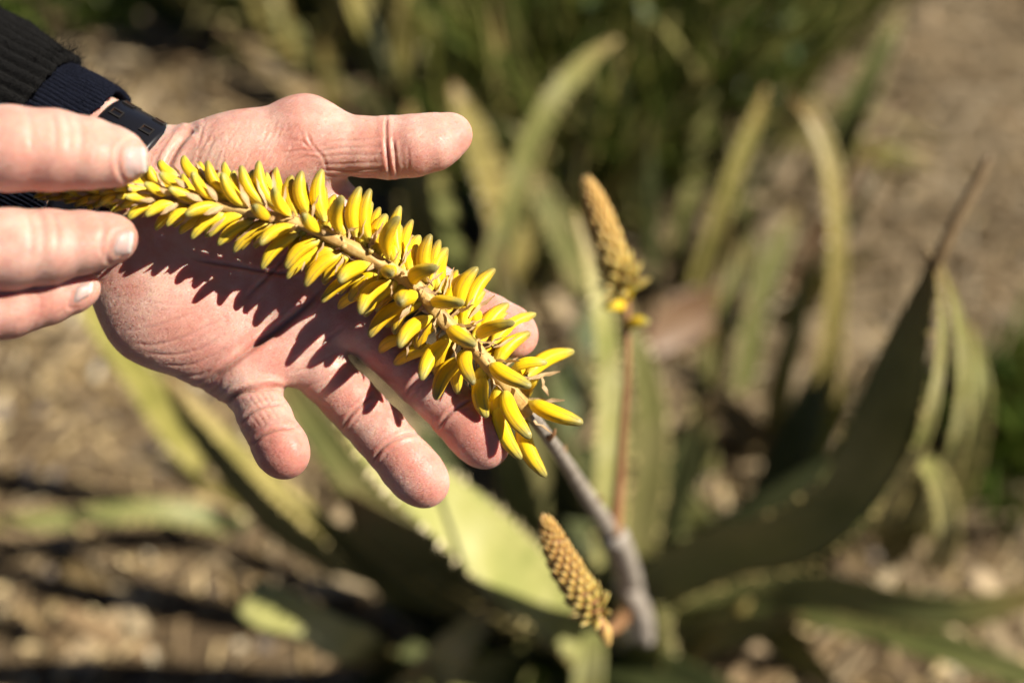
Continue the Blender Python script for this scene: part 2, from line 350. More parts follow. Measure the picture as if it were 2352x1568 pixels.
m, N, L, b = mat('fingernail'); M_NAIL = m
g = geo(N).outputs['Position']
base(N, L, b, ramp(N, L, attr(N, 'tip'), [(0, (.62, .36, .30)), (.07, (.92, .78, .72)), (.2, (.86, .62, .56)), (.74, (.85, .60, .54)), (.83, (.97, .92, .84)), (.95, (.97, .92, .82)), (1, (.6, .45, .36))]))
b.inputs['Roughness'].default_value = .42; b.inputs['Specular IOR Level'].default_value = .25; b.inputs['Subsurface Weight'].default_value = .5; b.inputs['Subsurface Scale'].default_value = .0015
L.new(bump(N, L, noise(N, L, 500, 2, g), .15, .0005), b.inputs['Normal'])
def nail(corners, parent, field, lift=3.0):
    # corners: root-top, tip-top, tip-bottom, root-bottom in measured units; follows the finger surface
    c = [np.array(p, float) for p in corners]; n = 12; V = []; T = []
    for i in range(n + 1):
        for j in range(n + 1):
            x, y = 2 * i / n - 1, 2 * j / n - 1                      # x root->tip, y across; squircle rounding
            X = x * math.sqrt(max(0, 1 - .24 * y * y)); Y = y * math.sqrt(max(0, 1 - .24 * x * x))
            s, t = (X + 1) / 2, (Y + 1) / 2
            p = c[0] * (1 - s) * (1 - t) + c[1] * s * (1 - t) + c[2] * s * t + c[3] * (1 - s) * t
            z = field.front(*p)
            if z is None:
                q = p.copy(); ctr = sum(c) / 4
                while z is None: q = q + (ctr - q) * .06; z = field.front(*q)
                z -= np.linalg.norm(q - p) * 1.3
            edge = max(abs(x), abs(y)); V.append((p[0], p[1], z + lift - 5.5 * max(0, edge - .8) * 5 * (1 if x < .5 else .3))); T.append(s)
    A = np.array(V).reshape(n + 1, n + 1, 3)
    for _ in range(6):
        B = A.copy(); B[1:-1, 1:-1] = .5 * A[1:-1, 1:-1] + .125 * (A[:-2, 1:-1] + A[2:, 1:-1] + A[1:-1, :-2] + A[1:-1, 2:]); A = B
    V = A.reshape(-1, 3); F = [[i * (n + 1) + j, (i + 1) * (n + 1) + j, (i + 1) * (n + 1) + j + 1, i * (n + 1) + j + 1] for i in range(n) for j in range(n)]
    me = mesh('fingernail', hp(V), F, M_NAIL, attrs={'tip': T}); o = link('fingernail', me, parent)
    s = o.modifiers.new('thick', 'SOLIDIFY'); s.thickness = .0005; s.offset = 0; return o
nail([(283, 332), (336, 338), (340, 396), (285, 410)], hand2, fr)
nail([(268, 536), (308, 530), (303, 582), (256, 592)], hand2, fr)
nail([(176, 660), (216, 646), (212, 672), (166, 702)], hand2, fr)

# ------------------------------------------------------------------ strap and sleeves on the open hand
def ringpt(th, t, rp, rz): return WC + WN * t - WP * (rp * math.cos(th)) + WZ * (rz * math.sin(th))
def sleeve_mesh(name, t0, t1, rp, rz, ribs, amp, m, thick=16, nt_=40, wav=6, seed=0):
    r_ = np.random.default_rng(seed); per = 8; n = ribs * per; ph = r_.random(6) * 6.28; V = []
    rows = [(t1 - (t1 - t0) * i / nt_, 0.) for i in range(nt_ + 1)]
    prof = [(t1 - 10, -thick), (t1 - 2, -thick * .8), (t1 + 2, -thick * .45)] + rows
    for (t, off) in prof:
        for j in range(n):
            th = 2 * math.pi * j / n; k = (t1 - t)
            rib = amp * (abs(math.cos(th * ribs / 2)) ** .7 - .5) * (1 if off == 0 else .6)
            w = wav * (math.sin(2 * th + k * .012 + ph[0]) + .6 * math.sin(3 * th - k * .021 + ph[1]) + .5 * math.sin(5 * th + k * .035 + ph[2]))
            edge = 3.0 * math.sin(7 * th + ph[3]) + 2.0 * math.sin(19 * th + ph[4]) + 1.2 * r_.normal()
            fz = r_.normal() * amp * .10
            lag = 12 * max(0.0, min(1.0, (abs((th if th < math.pi else th - 2 * math.pi) - .9) - .8) / .5)) * (amp < 8)
            V.append(ringpt(th, t + (edge + lag) * max(0, 1 - k / 60), rp + off + rib + w + fz, rz + off + rib + w + fz))
    m_ = len(prof); F = [[i * n + j, (i + 1) * n + j, (i + 1) * n + (j + 1) % n, i * n + (j + 1) % n] for i in range(m_ - 1) for j in range(n)]
    return mesh(name, hp(np.array(V)), F, m)
def knit_mat(name, c0, c1, scale):
    m, N, L, b = mat(name); g = geo(N).outputs['Position']
    n = noise(N, L, scale, 4, g, .7); base(N, L, b, ramp(N, L, n, [(.35, c0), (.72, c1)]))
    b.inputs['Roughness'].default_value = .95; b.inputs['Specular IOR Level'].default_value = .15
    b.inputs['Sheen Weight'].default_value = .08; b.inputs['Sheen Roughness'].default_value = .5; b.inputs['Sheen Tint'].default_value = (*c1, 1)
    L.new(bump(N, L, n, .9, .0015), b.inputs['Normal']); return m
M_NAVY = knit_mat('navy_knit', (.003, .004, .012), (.014, .020, .048), 1500)
M_BLACK = knit_mat('black_knit', (.003, .003, .003), (.018, .017, .016), 1300)
cuff = link('shirt_cuff', sleeve_mesh('shirt_cuff', -640, -85, 200, 138, 96, 6, M_NAVY, 14, 40, 3, 3), hand); cuff['label'] = 'navy ribbed knit cuff'
slv = link('sweater_sleeve', sleeve_mesh('sweater_sleeve', -640, -222, 222, 158, 44, 13, M_BLACK, 20, 40, 4, 5), hand); slv['label'] = 'black chunky knit sleeve end'
def fuzz(parent, t0, t1, rp, rz, n, ln, m, seed):
    r_ = np.random.default_rng(seed); V = []; F = []
    for i in range(n):
        th = r_.uniform(-.6, 2.2); t = t1 - abs(r_.normal()) * 26 if r_.random() < .35 else r_.uniform(t0, t1)
        p = np.array(ringpt(th, t, rp, rz)); nrm = p - (WC + WN * t); nrm /= np.linalg.norm(nrm)
        d = nrm + r_.normal(size=3) * .8; l = ln * r_.uniform(.3, 1.3); side = np.cross(d, r_.normal(size=3)); side /= np.linalg.norm(side); side *= .55
        k = len(V); q = p - nrm * 4
        for s in range(4):
            q = q + d * l / 3; d = d + r_.normal(size=3) * .55; V += [q - side * (1 - s * .25), q + side * (1 - s * .25)]
        F += [[k + 2 * s, k + 2 * s + 1, k + 2 * s + 3, k + 2 * s + 2] for s in range(3)]
    o = link('fuzz', mesh('fuzz', hp(np.array(V)), F, m, False), parent); o['kind'] = 'stuff'
fuzz(slv, -460, -222, 226, 162, 1500, 14, M_BLACK, 1); fuzz(cuff, -240, -88, 203, 140, 1300, 9, M_NAVY, 2)

m, N, L, b = mat('strap_rubber'); M_STRAP = m
b.inputs['Base Color'].default_value = (.006, .006, .008, 1); b.inputs['Roughness'].default_value = .36; b.inputs['Specular IOR Level'].default_value = .35
L.new(bump(N, L, noise(N, L, 260, 3, geo(N).outputs['Position']), .1, .0006), b.inputs['Normal'])
m, N, L, b = mat('slot_lining'); M_SLOT = m
base(N, L, b, ramp(N, L, noise(N, L, 900, 2, geo(N).outputs['Position']), [(.3, (.02, .012, .008)), (.7, (.14, .06, .025))])); b.inputs['Roughness'].default_value = .6
m, N, L, b = mat('slot_rim'); M_RIM = m; b.inputs['Base Color'].default_value = (.016, .014, .012, 1); b.inputs['Roughness'].default_value = .35
V = []; nA = 128; sec = [(-76, 0), (-74, 9), (-66, 13), (66, 13), (74, 9), (76, 0), (70, -2), (-70, -2)]
for j in range(nA):
    for (t, o) in sec: V.append(ringpt(2 * math.pi * j / nA, t, 172 + o, 116 + o))
ns = len(sec); F = [[j * ns + i, j * ns + (i + 1) % ns, ((j + 1) % nA) * ns + (i + 1) % ns, ((j + 1) % nA) * ns + i] for j in range(nA) for i in range(ns)]
strap_root = empty('watch_strap', Vector(hp([WC])[0]))
tag(strap_root, 'black rubber wristband with rows of small rectangular slots, next to the navy cuff', 'wristband')
link('band', mesh('band', hp(np.array(V)), [f[::-1] for f in F], M_STRAP), strap_root)
for th in (-12, 12, 36, 60, 84):
    for t in (-44, 40):
        a = R(th); da = R(4.4); o = 14.5; V = []
        for (rad, sc) in ((13.2, 1.0), (17.0, 1.0), (17.0, .72), (9.0, .66)):
            for (ex, ey) in ((-1, -1), (1, -1), (1, 1), (-1, 1)): V.append(ringpt(a + da * ey * (sc if sc == 1 else .62), t + 15 * ex * (sc if sc == 1 else sc + .1), 172 + rad, 116 + rad))
        F = [[4 * l + i, 4 * l + (i + 1) % 4, 4 * l + 4 + (i + 1) % 4, 4 * l + 4 + i] for l in range(2) for i in range(4)]
        s = link('slot', mesh('slot', hp(np.array(V)), F, M_RIM, False), strap_root)
        Vi = V[8:12] + V[12:16]; link('slot_lining', mesh('slot_lining', hp(np.array(Vi)), [[0, 1, 5, 4], [1, 2, 6, 5], [2, 3, 7, 6], [3, 0, 4, 7], [4, 5, 6, 7]], M_SLOT, False), s)

# ------------------------------------------------------------------ flower materials
def floret_mat():
    m, N, L, b = mat('floret_yellow'); uvn = N.new('ShaderNodeUVMap'); sp = N.new('ShaderNodeSeparateXYZ'); L.new(uvn.outputs[0], sp.inputs[0]); x, t = sp.outputs[0], sp.outputs[1]
    oi = N.new('ShaderNodeObjectInfo'); rnd = oi.outputs['Random']; age = N.new('ShaderNodeAttribute'); age.attribute_type = 'OBJECT'; age.attribute_name = 'age'; age = age.outputs['Fac']
    mature = ramp(N, L, t, [(0, (.66, .50, .12)), (.10, (.80, .66, .07)), (.25, (.98, .645, .012)), (.60, (.98, .61, .012)), (.78, (.80, .54, .03)), (.90, (.46, .37, .08)), (1, (.26, .24, .09))])
    bud = ramp(N, L, t, [(0, (.70, .52, .22)), (.2, (.96, .68, .05)), (.55, (.97, .69, .025)), (.76, (.76, .62, .05)), (.9, (.46, .43, .08)), (1, (.32, .33, .10))])
    c = mix(N, L, age, bud, mature)
    wv = math_(N, L, 'SINE', math_(N, L, 'MULTIPLY', x, 6.2832 * 6)); wv = math_(N, L, 'POWER', math_(N, L, 'ABSOLUTE', math_(N, L, 'ADD', math_(N, L, 'MULTIPLY', wv, .5), .5)), 9.0)
    brk = noise(N, L, 14, 3, uvn.outputs[0])
    st = math_(N, L, 'MULTIPLY', wv, ramp(N, L, t, [(.15, (0,) * 3), (.45, (.34,) * 3), (.8, (.8,) * 3), (1, (1,) * 3)]))
    st = math_(N, L, 'MULTIPLY', st, ramp(N, L, brk, [(.3, (.35,) * 3), (.6, (1,) * 3)]))
    c = mix(N, L, math_(N, L, 'MULTIPLY', st, 1.0), c, (.20, .17, .06))
    lng = N.new('ShaderNodeMapping'); lng.inputs['Scale'].default_value = (46, 2.0, 1); L.new(uvn.outputs[0], lng.inputs[0]); ln = noise(N, L, 1.0, 3, lng.outputs[0])
    c = mix(N, L, math_(N, L, 'MULTIPLY', ramp(N, L, ln, [(.5, (0,) * 3), (.75, (1,) * 3)]), .35), c, (.66, .40, .06))
    hs = N.new('ShaderNodeHueSaturation'); L.new(c, hs.inputs['Color']); L.new(math_(N, L, 'ADD', math_(N, L, 'MULTIPLY', rnd, .30), .80), hs.inputs['Value']); L.new(math_(N, L, 'ADD', math_(N, L, 'MULTIPLY', rnd, .014), .493), hs.inputs['Hue'])
    base(N, L, b, hs.outputs[0], .74); b.inputs['Roughness'].default_value = .38; b.inputs['Specular IOR Level'].default_value = .22
    b.inputs['Subsurface Weight'].default_value = .35; b.inputs['Subsurface Radius'].default_value = (1, .7, .15); b.inputs['Subsurface Scale'].default_value = .0012
    L.new(bump(N, L, math_(N, L, 'ADD', ln, math_(N, L, 'MULTIPLY', wv, -.6)), .25, .0005), b.inputs['Normal']); return m
M_FLORET = floret_mat()
def bract_mat():
    m, N, L, b = mat('papery_bract'); uvn = N.new('ShaderNodeUVMap'); sp = N.new('ShaderNodeSeparateXYZ'); L.new(uvn.outputs[0], sp.inputs[0])
    mp = N.new('ShaderNodeMapping'); mp.inputs['Scale'].default_value = (16, 1.2, 1); L.new(uvn.outputs[0], mp.inputs[0]); n = noise(N, L, 1.0, 3, mp.outputs[0])
    c = ramp(N, L, n, [(.30, (.66, .32, .11)), (.44, (.90, .60, .28)), (.60, (.99, .85, .56))])
    c = mix(N, L, math_(N, L, 'MULTIPLY', math_(N, L, 'POWER', sp.outputs[1], 3.0), .7), c, (.46, .22, .10))
    c = base(N, L, b, c, .64); b.inputs['Roughness'].default_value = .6; b.inputs['Specular IOR Level'].default_value = .25
    tr = N.new('ShaderNodeBsdfTranslucent'); L.new(c, tr.inputs[0]); mx = N.new('ShaderNodeMixShader'); mx.inputs[0].default_value = .35
    L.new(b.outputs[0], mx.inputs[1]); L.new(tr.outputs[0], mx.inputs[2]); L.new(mx.outputs[0], N['Material Output'].inputs[0])
    L.new(bump(N, L, n, .5, .0006), b.inputs['Normal']); return m
M_BRACT = bract_mat()
def stem_mat(name, c0, c1, c2, sc=260, dim=.58):
    m, N, L, b = mat(name); tc = N.new('ShaderNodeTexCoord'); mp = N.new('ShaderNodeMapping'); mp.inputs['Scale'].default_value = (1, 1, 1); g = geo(N).outputs['Position']
    n = noise(N, L, sc, 5, g, .65); base(N, L, b, ramp(N, L, n, [(.3, c0), (.5, c1), (.7, c2)]), dim); b.inputs['Roughness'].default_value = .6
    L.new(bump(N, L, n, .4, .001), b.inputs['Normal']); return m
M_AXIS = stem_mat('flower_axis', (.52, .28, .07), (.70, .44, .13), (.82, .58, .22))
M_GREY = stem_mat('grey_stalk', (.20, .16, .12), (.38, .33, .27), (.56, .51, .43), 160)
M_BROWNSTEM = stem_mat('brown_stem', (.30, .13, .05), (.40, .20, .08), (.48, .27, .12), 150)

# ------------------------------------------------------------------ floret and bract meshes (unit length along +Z, bow towards +X)
def set_uv(me, UV):
    ul = me.uv_layers.new(name='UVMap'); li = np.zeros(len(me.loops), np.int32); me.loops.foreach_get('vertex_index', li)
    ul.data.foreach_set('uv', np.asarray(UV, np.float32)[li].ravel())
def floret_mesh(bow, seed, waist=.45):
    r_ = np.random.default_rng(seed); n, mrings = 18, 20; V = []; UV = []
    prof = [(0, .30), (.05, .34), (.10, .50 + waist * .3), (.18, .84), (.28, .96), (.42, 1.0), (.60, .95), (.76, .84), (.88, .66), (.95, .48), (.985, .28), (1, .09)]
    pt, pr = zip(*prof)
    for i in range(mrings + 1):
        t = 1 - (1 - i / mrings) ** 1.35 if i > mrings * .5 else i / mrings
        t = i / mrings; t = t ** .92 if t < .9 else t
        if i > mrings - 5: t = 1 - .11 * ((mrings - i) / 4.6) ** 1.9
        r = np.interp(t, pt, pr) * .5
        x = bow * math.sin(math.pi * min(t * 1.02, 1)) * .5
        for j in range(n + 1):
            a = 2 * math.pi * j / n; rr = r * (1 + .075 * math.cos(3 * a + .4) + .035 * math.cos(6 * a) - .012)
            V.append((x, 0, t, rr * math.cos(a), rr * math.sin(a))); UV.append((j / n, t))
    F = [[i * (n + 1) + j, i * (n + 1) + j + 1, (i + 1) * (n + 1) + j + 1, (i + 1) * (n + 1) + j] for i in range(mrings) for j in range(n)]
    F.append([mrings * (n + 1) + j for j in range(n)])
    return V, F, UV
def floret_data(bow, ratio, seed):               # ratio = width / length
    V, F, UV = floret_mesh(bow, seed); P = [(x + a * ratio, b * ratio, t) for (x, _, t, a, b) in V]
    me = mesh('floret', P, F, M_FLORET); set_uv(me, UV)
    bmx = bmesh.new(); bmx.from_mesh(me); bmesh.ops.remove_doubles(bmx, verts=bmx.verts, dist=1e-5); bmx.to_mesh(me); bmx.free(); return me
def bract_data(ratio, wide, ln, flare, seed):    # hugs the -X side of the floret base
    r_ = np.random.default_rng(seed); V = []; UV = []; n, mr = 8, 10
    for i in range(mr + 1):
        t = i / mr; w = wide * (math.sin(math.pi * min(1, t * .9 + .12)) ** .8) * (1 - t * .55) if t < 1 else .02
        rad = ratio * (.30 + .27 * min(1, t * 3.2)) + flare * t * t * (.4 if t < .7 else 1)
        for j in range(n + 1):
            s = 2 * j / n - 1; a = math.pi + s * w; cr = .02 * ratio * math.sin(5 * s + 7 * t + seed)
            V.append((rad * math.cos(a) * 1.06 + cr, rad * math.sin(a) * 1.06, t * ln - .03 + .015 * math.sin(9 * t + seed))); UV.append((j / n, t))
    F = [[i * (n + 1) + j, i * (n + 1) + j + 1, (i + 1) * (n + 1) + j + 1, (i + 1) * (n + 1) + j] for i in range(mr) for j in range(n)]
    me = mesh('bract', V, F, M_BRACT); set_uv(me, UV); return me
FL = {}; 
def floret_variant(ratio, bow):
    k = (round(ratio * 20) / 20, round(bow * 10) / 10, random.randrange(2))
    if k not in FL: FL[k] = floret_data(k[1] , k[0], len(FL))
    return FL[k], k[0]
BR = {}
def bract_variant(ratio, dry):
    k = (ratio, dry, random.randrange(3))
    if k not in BR: BR[k] = bract_data(ratio, .62 if not dry else .34, .66 if not dry else .44, .05 * k[2] if not dry else .04 + .09 * k[2], len(BR) * 3 + 1)
    return BR[k]

# ------------------------------------------------------------------ the held flower spike
AX = [(100, 440, 31), (139, 441, 31), (227, 447, 31), (359, 448, 30), (464, 465, 29), (567, 485, 28), (680, 510, 26), (750, 540, 25), (816, 573, 23), (871, 604, 21), (926, 635, 19), (973, 675, 17), (1019, 735, 14), (1067, 778, 11), (1113, 825, 8), (1172, 897, 2), (1223, 956, -8)]
AXZ = [(u, v, (z - (4 if u < 1000 else 3)) * Zm) for u, v, z in AX]
axs = spline(AXZ, 160)
def axis_near(u, v): return axs[np.argmin((axs[:, 0] - u)**2 + (axs[:, 1] - v)**2)]
spike = empty('aloe_flower_spike', Vector(hp([axs[-1]])[0]))
tag(spike, 'yellow tubular aloe flower spike lying across the open palm', 'flower spike', 'aloe flower spikes')
rad = np.interp(np.arange(160), [0, 30, 80, 130, 159], [7, 10, 15.5, 18, 18])
tv, tf = tube(axs, rad * (1 + .05 * np.sin(np.arange(160) * .9)), 20, .06)
link('stem', mesh('stem', hp(np.array(tv)), tf, M_AXIS), spike)
FLO = [
 (366,419,342,381,18,'m'), (409,408,366,370,19,'b'), (427,428,365,398,22,'f'), (468,417,420,359,22,'b'), (493,459,440,395,23,'f'),
 (497,421,456,373,21,'b'), (521,441,475,369,23,'m'), (565,476,508,397,27,'f'), (569,450,513,373,22,'b'), (605,468,552,380,25,'m'),
 (631,472,593,369,25,'m'), (675,474,633,385,24,'b'), (668,496,628,431,25,'f'), (621,501,584,473,25,'f'), (389,448,331,421,19,'f'),
 (462,461,386,432,22,'f'), (354,457,287,452,18,'f'), (319,432,260,436,14,'f'), (337,430,297,419,15,'m'), (286,448,225,470,16,'f'),
 (229,452,171,474,13,'f'), (233,463,198,485,11,'m'), (253,443,200,434,13,'f'), (205,448,148,439,11,'f'), (323,470,252,487,17,'m'),
 (354,468,293,503,23,'m'), (405,465,333,496,22,'f'), (424,481,356,527,22,'b'), (449,479,381,519,21,'m'), (506,474,424,493,26,'f'),
 (484,498,412,535,21,'b'), (523,490,438,548,24,'m'), (567,487,478,543,24,'m'), (583,509,499,563,24,'m'), (627,512,535,579,26,'m'),
 (675,518,596,561,26,'f'), (684,540,599,618,26,'m'), (710,494,691,392,29,'m'), (746,507,738,388,31,'m'), (765,509,769,448,22,'b'),
 (781,533,786,453,29,'f'), (738,530,697,493,26,'f'), (818,542,826,428,30,'m'), (849,555,849,433,29,'m'), (869,566,871,476,25,'b'),
 (917,597,918,472,27,'b'), (891,593,916,496,31,'f'), (939,619,946,504,26,'b'), (983,646,988,537,30,'m'), (1010,674,1008,550,29,'b'),
 (1025,674,1026,576,23,'b'), (737,549,654,617,29,'m'), (754,569,657,640,25,'b'), (706,549,667,581,21,'b'), (783,584,699,658,29,'m'),
 (847,606,779,646,31,'f'), (805,602,779,625,21,'b'), (832,640,737,694,26,'m'), (865,667,776,707,25,'b'), (893,647,825,720,31,'f'),
 (907,624,900,629,30,'v'), (948,647,1004,613,33,'f'), (957,680,920,694,35,'v'), (933,699,846,774,31,'m'), (990,728,915,796,33,'f'),
 (942,770,871,807,26,'b'), (1001,796,904,837,27,'b'), (1034,781,966,872,33,'f'), (1058,823,999,918,33,'m'), (994,695,1065,696,29,'f'),
 (1058,706,1096,612,31,'m'), (1074,724,1136,616,30,'b'), (1056,684,1048,621,23,'b'), (1027,684,1029,634,21,'b'), (1038,754,1091,792,33,'f'),
 (1096,772,1182,740,29,'f'), (1128,792,1231,719,29,'b'), (1113,766,1095,702,31,'b'), (1077,807,1087,881,31,'f'), (1108,864,1116,960,34,'m'),
 (1075,836,1053,884,28,'b'), (1126,836,1219,888,34,'f'), (1180,843,1257,832,24,'m'), (1210,864,1318,805,34,'b'), (1234,861,1210,909,32,'b'),
 (1159,895,1218,1007,35,'f'), (1213,923,1339,972,35,'f'), (1141,918,1196,1055,34,'m'), (1198,948,1253,1096,34,'b'),
]
def place_floret(parent, base, tip, width, age, apex, dry, name='floret', bract=True, bow=None):
    B, T = [Vector(x) for x in hp([base, tip])]; z = T - B; ln = z.length; z.normalize()
    x = apex - z * apex.dot(z)
    x = x.normalized() if x.length > 1e-6 else z.orthogonal().normalized()
    y = z.cross(x); x = y.cross(z); w = width * (D0 - .5 * (base[2] + tip[2]) * PX) * K
    me, q = floret_variant(min(.6, max(.15, w / ln)), bow if bow is not None else random.choice((.1, .1, .2)))
    o = link(name, me, parent); M3 = Matrix((x, y, z)).transposed()
    sc = ln; wsc = w / (q * ln)
    o.matrix_parent_inverse = Matrix(); o.parent = parent
    o.matrix_basis = Matrix.Translation(B - parent.location) @ M3.to_4x4() @ Matrix.Diagonal((sc * wsc, sc * wsc, sc, 1))
    o['age'] = age
    if bract:
        c = link('bract', bract_variant(q, dry), o); c.matrix_parent_inverse = Matrix(); vd = cam.location - B; th = math.atan2(vd.dot(y), vd.dot(x)) - math.pi; th = (th + math.pi) % (2 * math.pi) - math.pi
        c.matrix_basis = Matrix.Rotation(random.uniform(-.3, .3) + th * (.38 if abs(th) < 2.2 else .2), 4, 'Z')
    return o
APEX = Vector(hp([AXZ[2]])[0]) - Vector(hp([AXZ[9]])[0])
for (bu, bv, tu, tv_, w, lay) in FLO:
    a = axis_near(bu, bv); d2 = math.hypot(tu - bu, tv_ - bv)
    L3 = np.interp(bu, [150, 300, 450, 600, 800, 950, 1100, 1250], [60, 72, 88, 108, 122, 130, 138, 158])
    dz = math.sqrt(max(0, L3 * L3 - d2 * d2))
    if lay == 'f': z0, dz = a[2] + 9, min(dz, .85 * L3)
    elif lay == 'm': z0, dz = a[2] - 2, min(dz, .25 * L3) * .4
    elif lay == 'b': z0, dz = a[2] - 12, -min(dz, .55 * L3)
    else: z0, dz = a[2] + 10, .9 * L3
    # the base leaves the stem surface
    off = np.array([bu, bv]) - a[:2]; n = np.linalg.norm(off); lim = 17
    if n > lim and lay != 'b': bu2, bv2 = a[:2] + off * (lim + (n - lim) * .75) / n
    else: bu2, bv2 = bu, bv
    age = float(np.clip((bu - 330) / 520, 0, 1))
    place_floret(spike, (bu2, bv2, z0), (tu, tv_, z0 + dz), w * np.interp(bu, [200, 500, 800], [1.26, 1.18, 1.12]), age, APEX, bu > 640, bow=.2)
# florets on the side of the stem turned to the palm
for i in range(34):
    k = int(18 + i * 3.9); a = axs[k]; u = a[0]; L3 = np.interp(u, [150, 300, 450, 600, 800, 950, 1100, 1250], [50, 62, 76, 95, 112, 118, 120, 130])
    th = -.5 * math.pi + (-1) ** i * random.uniform(.25, .95); T = axs[min(k + 3, 159)] - axs[k - 3]; T /= np.linalg.norm(T)
    s = np.array([-T[1], T[0], 0]); s /= np.linalg.norm(s); d = s * math.cos(th) + np.array([0, 0, 1]) * math.sin(th) - T * np.interp(u, [200, 900, 1100], [1.1, .25, -.2])
    d[2] *= .6; d /= np.linalg.norm(d)
    b0 = a + (s * math.cos(th) + np.array([0, 0, 1.]) * math.sin(th)) * 12
    place_floret(spike, tuple(b0), tuple(b0 + d * L3), np.interp(u, [150, 500, 900], [14, 23, 28]), float(np.clip((u - 330) / 520, 0, 1)), APEX, u > 640)
for i in range(44):                              # florets filling in behind the rows seen from above
    u = 350 + i * 18.6; k = int(np.argmin(abs(axs[:, 0] - u))); a = axs[k]; up = i % 2 == 0
    q = [350, 700, 900, 1150]; dx, dy = (np.interp(u, q, [-.75, -.18, .10, .75]), np.interp(u, q, [-.6, -1, -1, -.65])) if up else (np.interp(u, q, [-.9, -.75, -.7, .1]), np.interp(u, q, [.5, .7, .7, 1.]))
    d = np.array([dx + random.uniform(-.12, .12), dy, random.uniform(-.5, -.1)]); d /= np.linalg.norm(d); L3 = np.interp(u, [350, 600, 800, 1150], [70, 98, 112, 126]) * random.uniform(.85, 1.05)
    b0 = a + np.array([d[0], d[1], -.5]) * 13
    place_floret(spike, tuple(b0), tuple(b0 + d * L3), np.interp(u, [350, 600, 900], [24, 31, 36]) * random.uniform(.9, 1.1), float(np.clip((u - 330) / 520, 0, 1)), APEX, u > 640, bow=.2, bract=up)
for i in range(46):                              # small closed buds crowding the young end of the spike
    u = 110 + i * 5.2; k = int(np.argmin(abs(axs[:, 0] - u))); a = axs[k]; th = i * 2.39996
    T = axs[min(k + 2, 159)] - axs[max(0, k - 2)]; T /= np.linalg.norm(T); s1 = np.cross(T, [0, 0, 1.]); s1 /= np.linalg.norm(s1); s2 = np.cross(s1, T); o_ = s1 * math.cos(th) + s2 * math.sin(th)
    L3 = np.interp(u, [100, 350], [42, 66]); dd = -T * .93 + o_ * np.interp(u, [100, 350], [.22, .42]); b0 = a + o_ * 8
    place_floret(spike, tuple(b0), tuple(b0 + dd * L3), np.interp(u, [100, 350], [13, 21]), 0.0, APEX, False, bow=.1)
for (u, v) in ((790, 567), (852, 577)):                                       # broken-off flower stalks
    a = axis_near(u, v); p = np.array([[a[0], a[1], a[2]], [u, v, a[2] + 17], [u + 1, v - 3, a[2] + 25]])
    tv2, tf2 = tube(p, [6, 6, 6.5], 10); o = link('pedicel_stub', mesh('pedicel_stub', hp(np.array(tv2)), tf2, M_FLORET), spike); o['age'] = 0.3
for (bu, bv, tu, tv_, dz) in ((783, 588, 805, 622, 20), (852, 583, 886, 560, 22), (700, 600, 690, 625, 0), (860, 610, 838, 655, 30), (1010, 700, 1040, 712, 40), (948, 690, 950, 716, 44), (985, 735, 975, 776, 40), (1095, 800, 1125, 820, 30), (1062, 716, 1100, 700, 20), (925, 632, 968, 636, 30), (985, 640, 1010, 668, 22), (815, 585, 790, 545, 26)):
    a = axis_near(bu, bv); B, T = [Vector(x) for x in hp([(bu, bv, a[2] + 8), (tu, tv_, a[2] + dz)])]; z = (T - B); ln = z.length * 1.25; z.normalize(); x = z.orthogonal().normalized(); y = z.cross(x)
    o = link('bract', bract_variant(.25, True), spike); o.matrix_parent_inverse = Matrix()
    o.matrix_basis = Matrix.Translation(B - spike.location) @ (Matrix((x, y, z)).transposed() @ Matrix.Rotation(random.random() * 6, 3, 'Z')).to_4x4() @ Matrix.Scale(ln / .6, 4)

# ------------------------------------------------------------------ the branching stalk and the two bud spikes
def rows(pts): return np.array([list(at(u, v, d)) for u, v, d in pts])
def px_tube(name, pts, m, parent=None, nseg=12, n=40, ridge=.05):   # (u, v, d, width)
    s = spline(pts, n); P = rows(s[:, :3]); V, F = tube(P, s[:, 3] * K * s[:, 2] / 2, nseg, ridge); return link(name, mesh(name, V, F, m), parent)
dEnd = D0 + 8e-3
stalk = empty('flower_stalk', at(1400, 1500, 1.02)); tag(stalk, 'grey woody branching flower stalk rising between the aloe leaves', 'stalk')
px_tube('main_stem', [(1400, 1500, 1.03, 44), (1442, 1430, .86, 50), (1450, 1360, .72, 58), (1434, 1290, .64, 58), (1412, 1228, .58, 60)], M_GREY, stalk, 14, 40, .07)
px_tube('branch', [(1440, 1290, .645, 48), (1398, 1214, .58, 42), (1342, 1130, .52, 36), (1290, 1050, .455, 33), (1245, 985, .40, 31), (1219, 950, .377, 31)], M_GREY, stalk, 14, 40, .06)
px_tube('branch_stub', [(1430, 1330, .68, 50), (1470, 1400, .70, 48), (1484, 1470, .715, 38)], M_GREY, stalk, 12, 20)
for (u, v, d, tu, tv_) in ((1290, 1045, .455, 1298, 1022), (1262, 1008, .41, 1276, 985), (1330, 1105, .51, 1306, 1098), (1366, 1150, .545, 1386, 1140)):
    px_tube('stem_bract', [(u, v, d - .006, 16), ((u + tu) / 2 + 2, (v + tv_) / 2, d - .01, 12), (tu, tv_, d - .012, 3)], M_BROWNSTEM, stalk, 6, 8)
m, N, L, b = mat('bud_scale'); M_BUD = m
uvn = N.new('ShaderNodeUVMap'); sp = N.new('ShaderNodeSeparateXYZ'); L.new(uvn.outputs[0], sp.inputs[0])
ag = N.new('ShaderNodeAttribute'); ag.attribute_type = 'OBJECT'; ag.attribute_name = 'age'; oi = N.new('ShaderNodeObjectInfo')
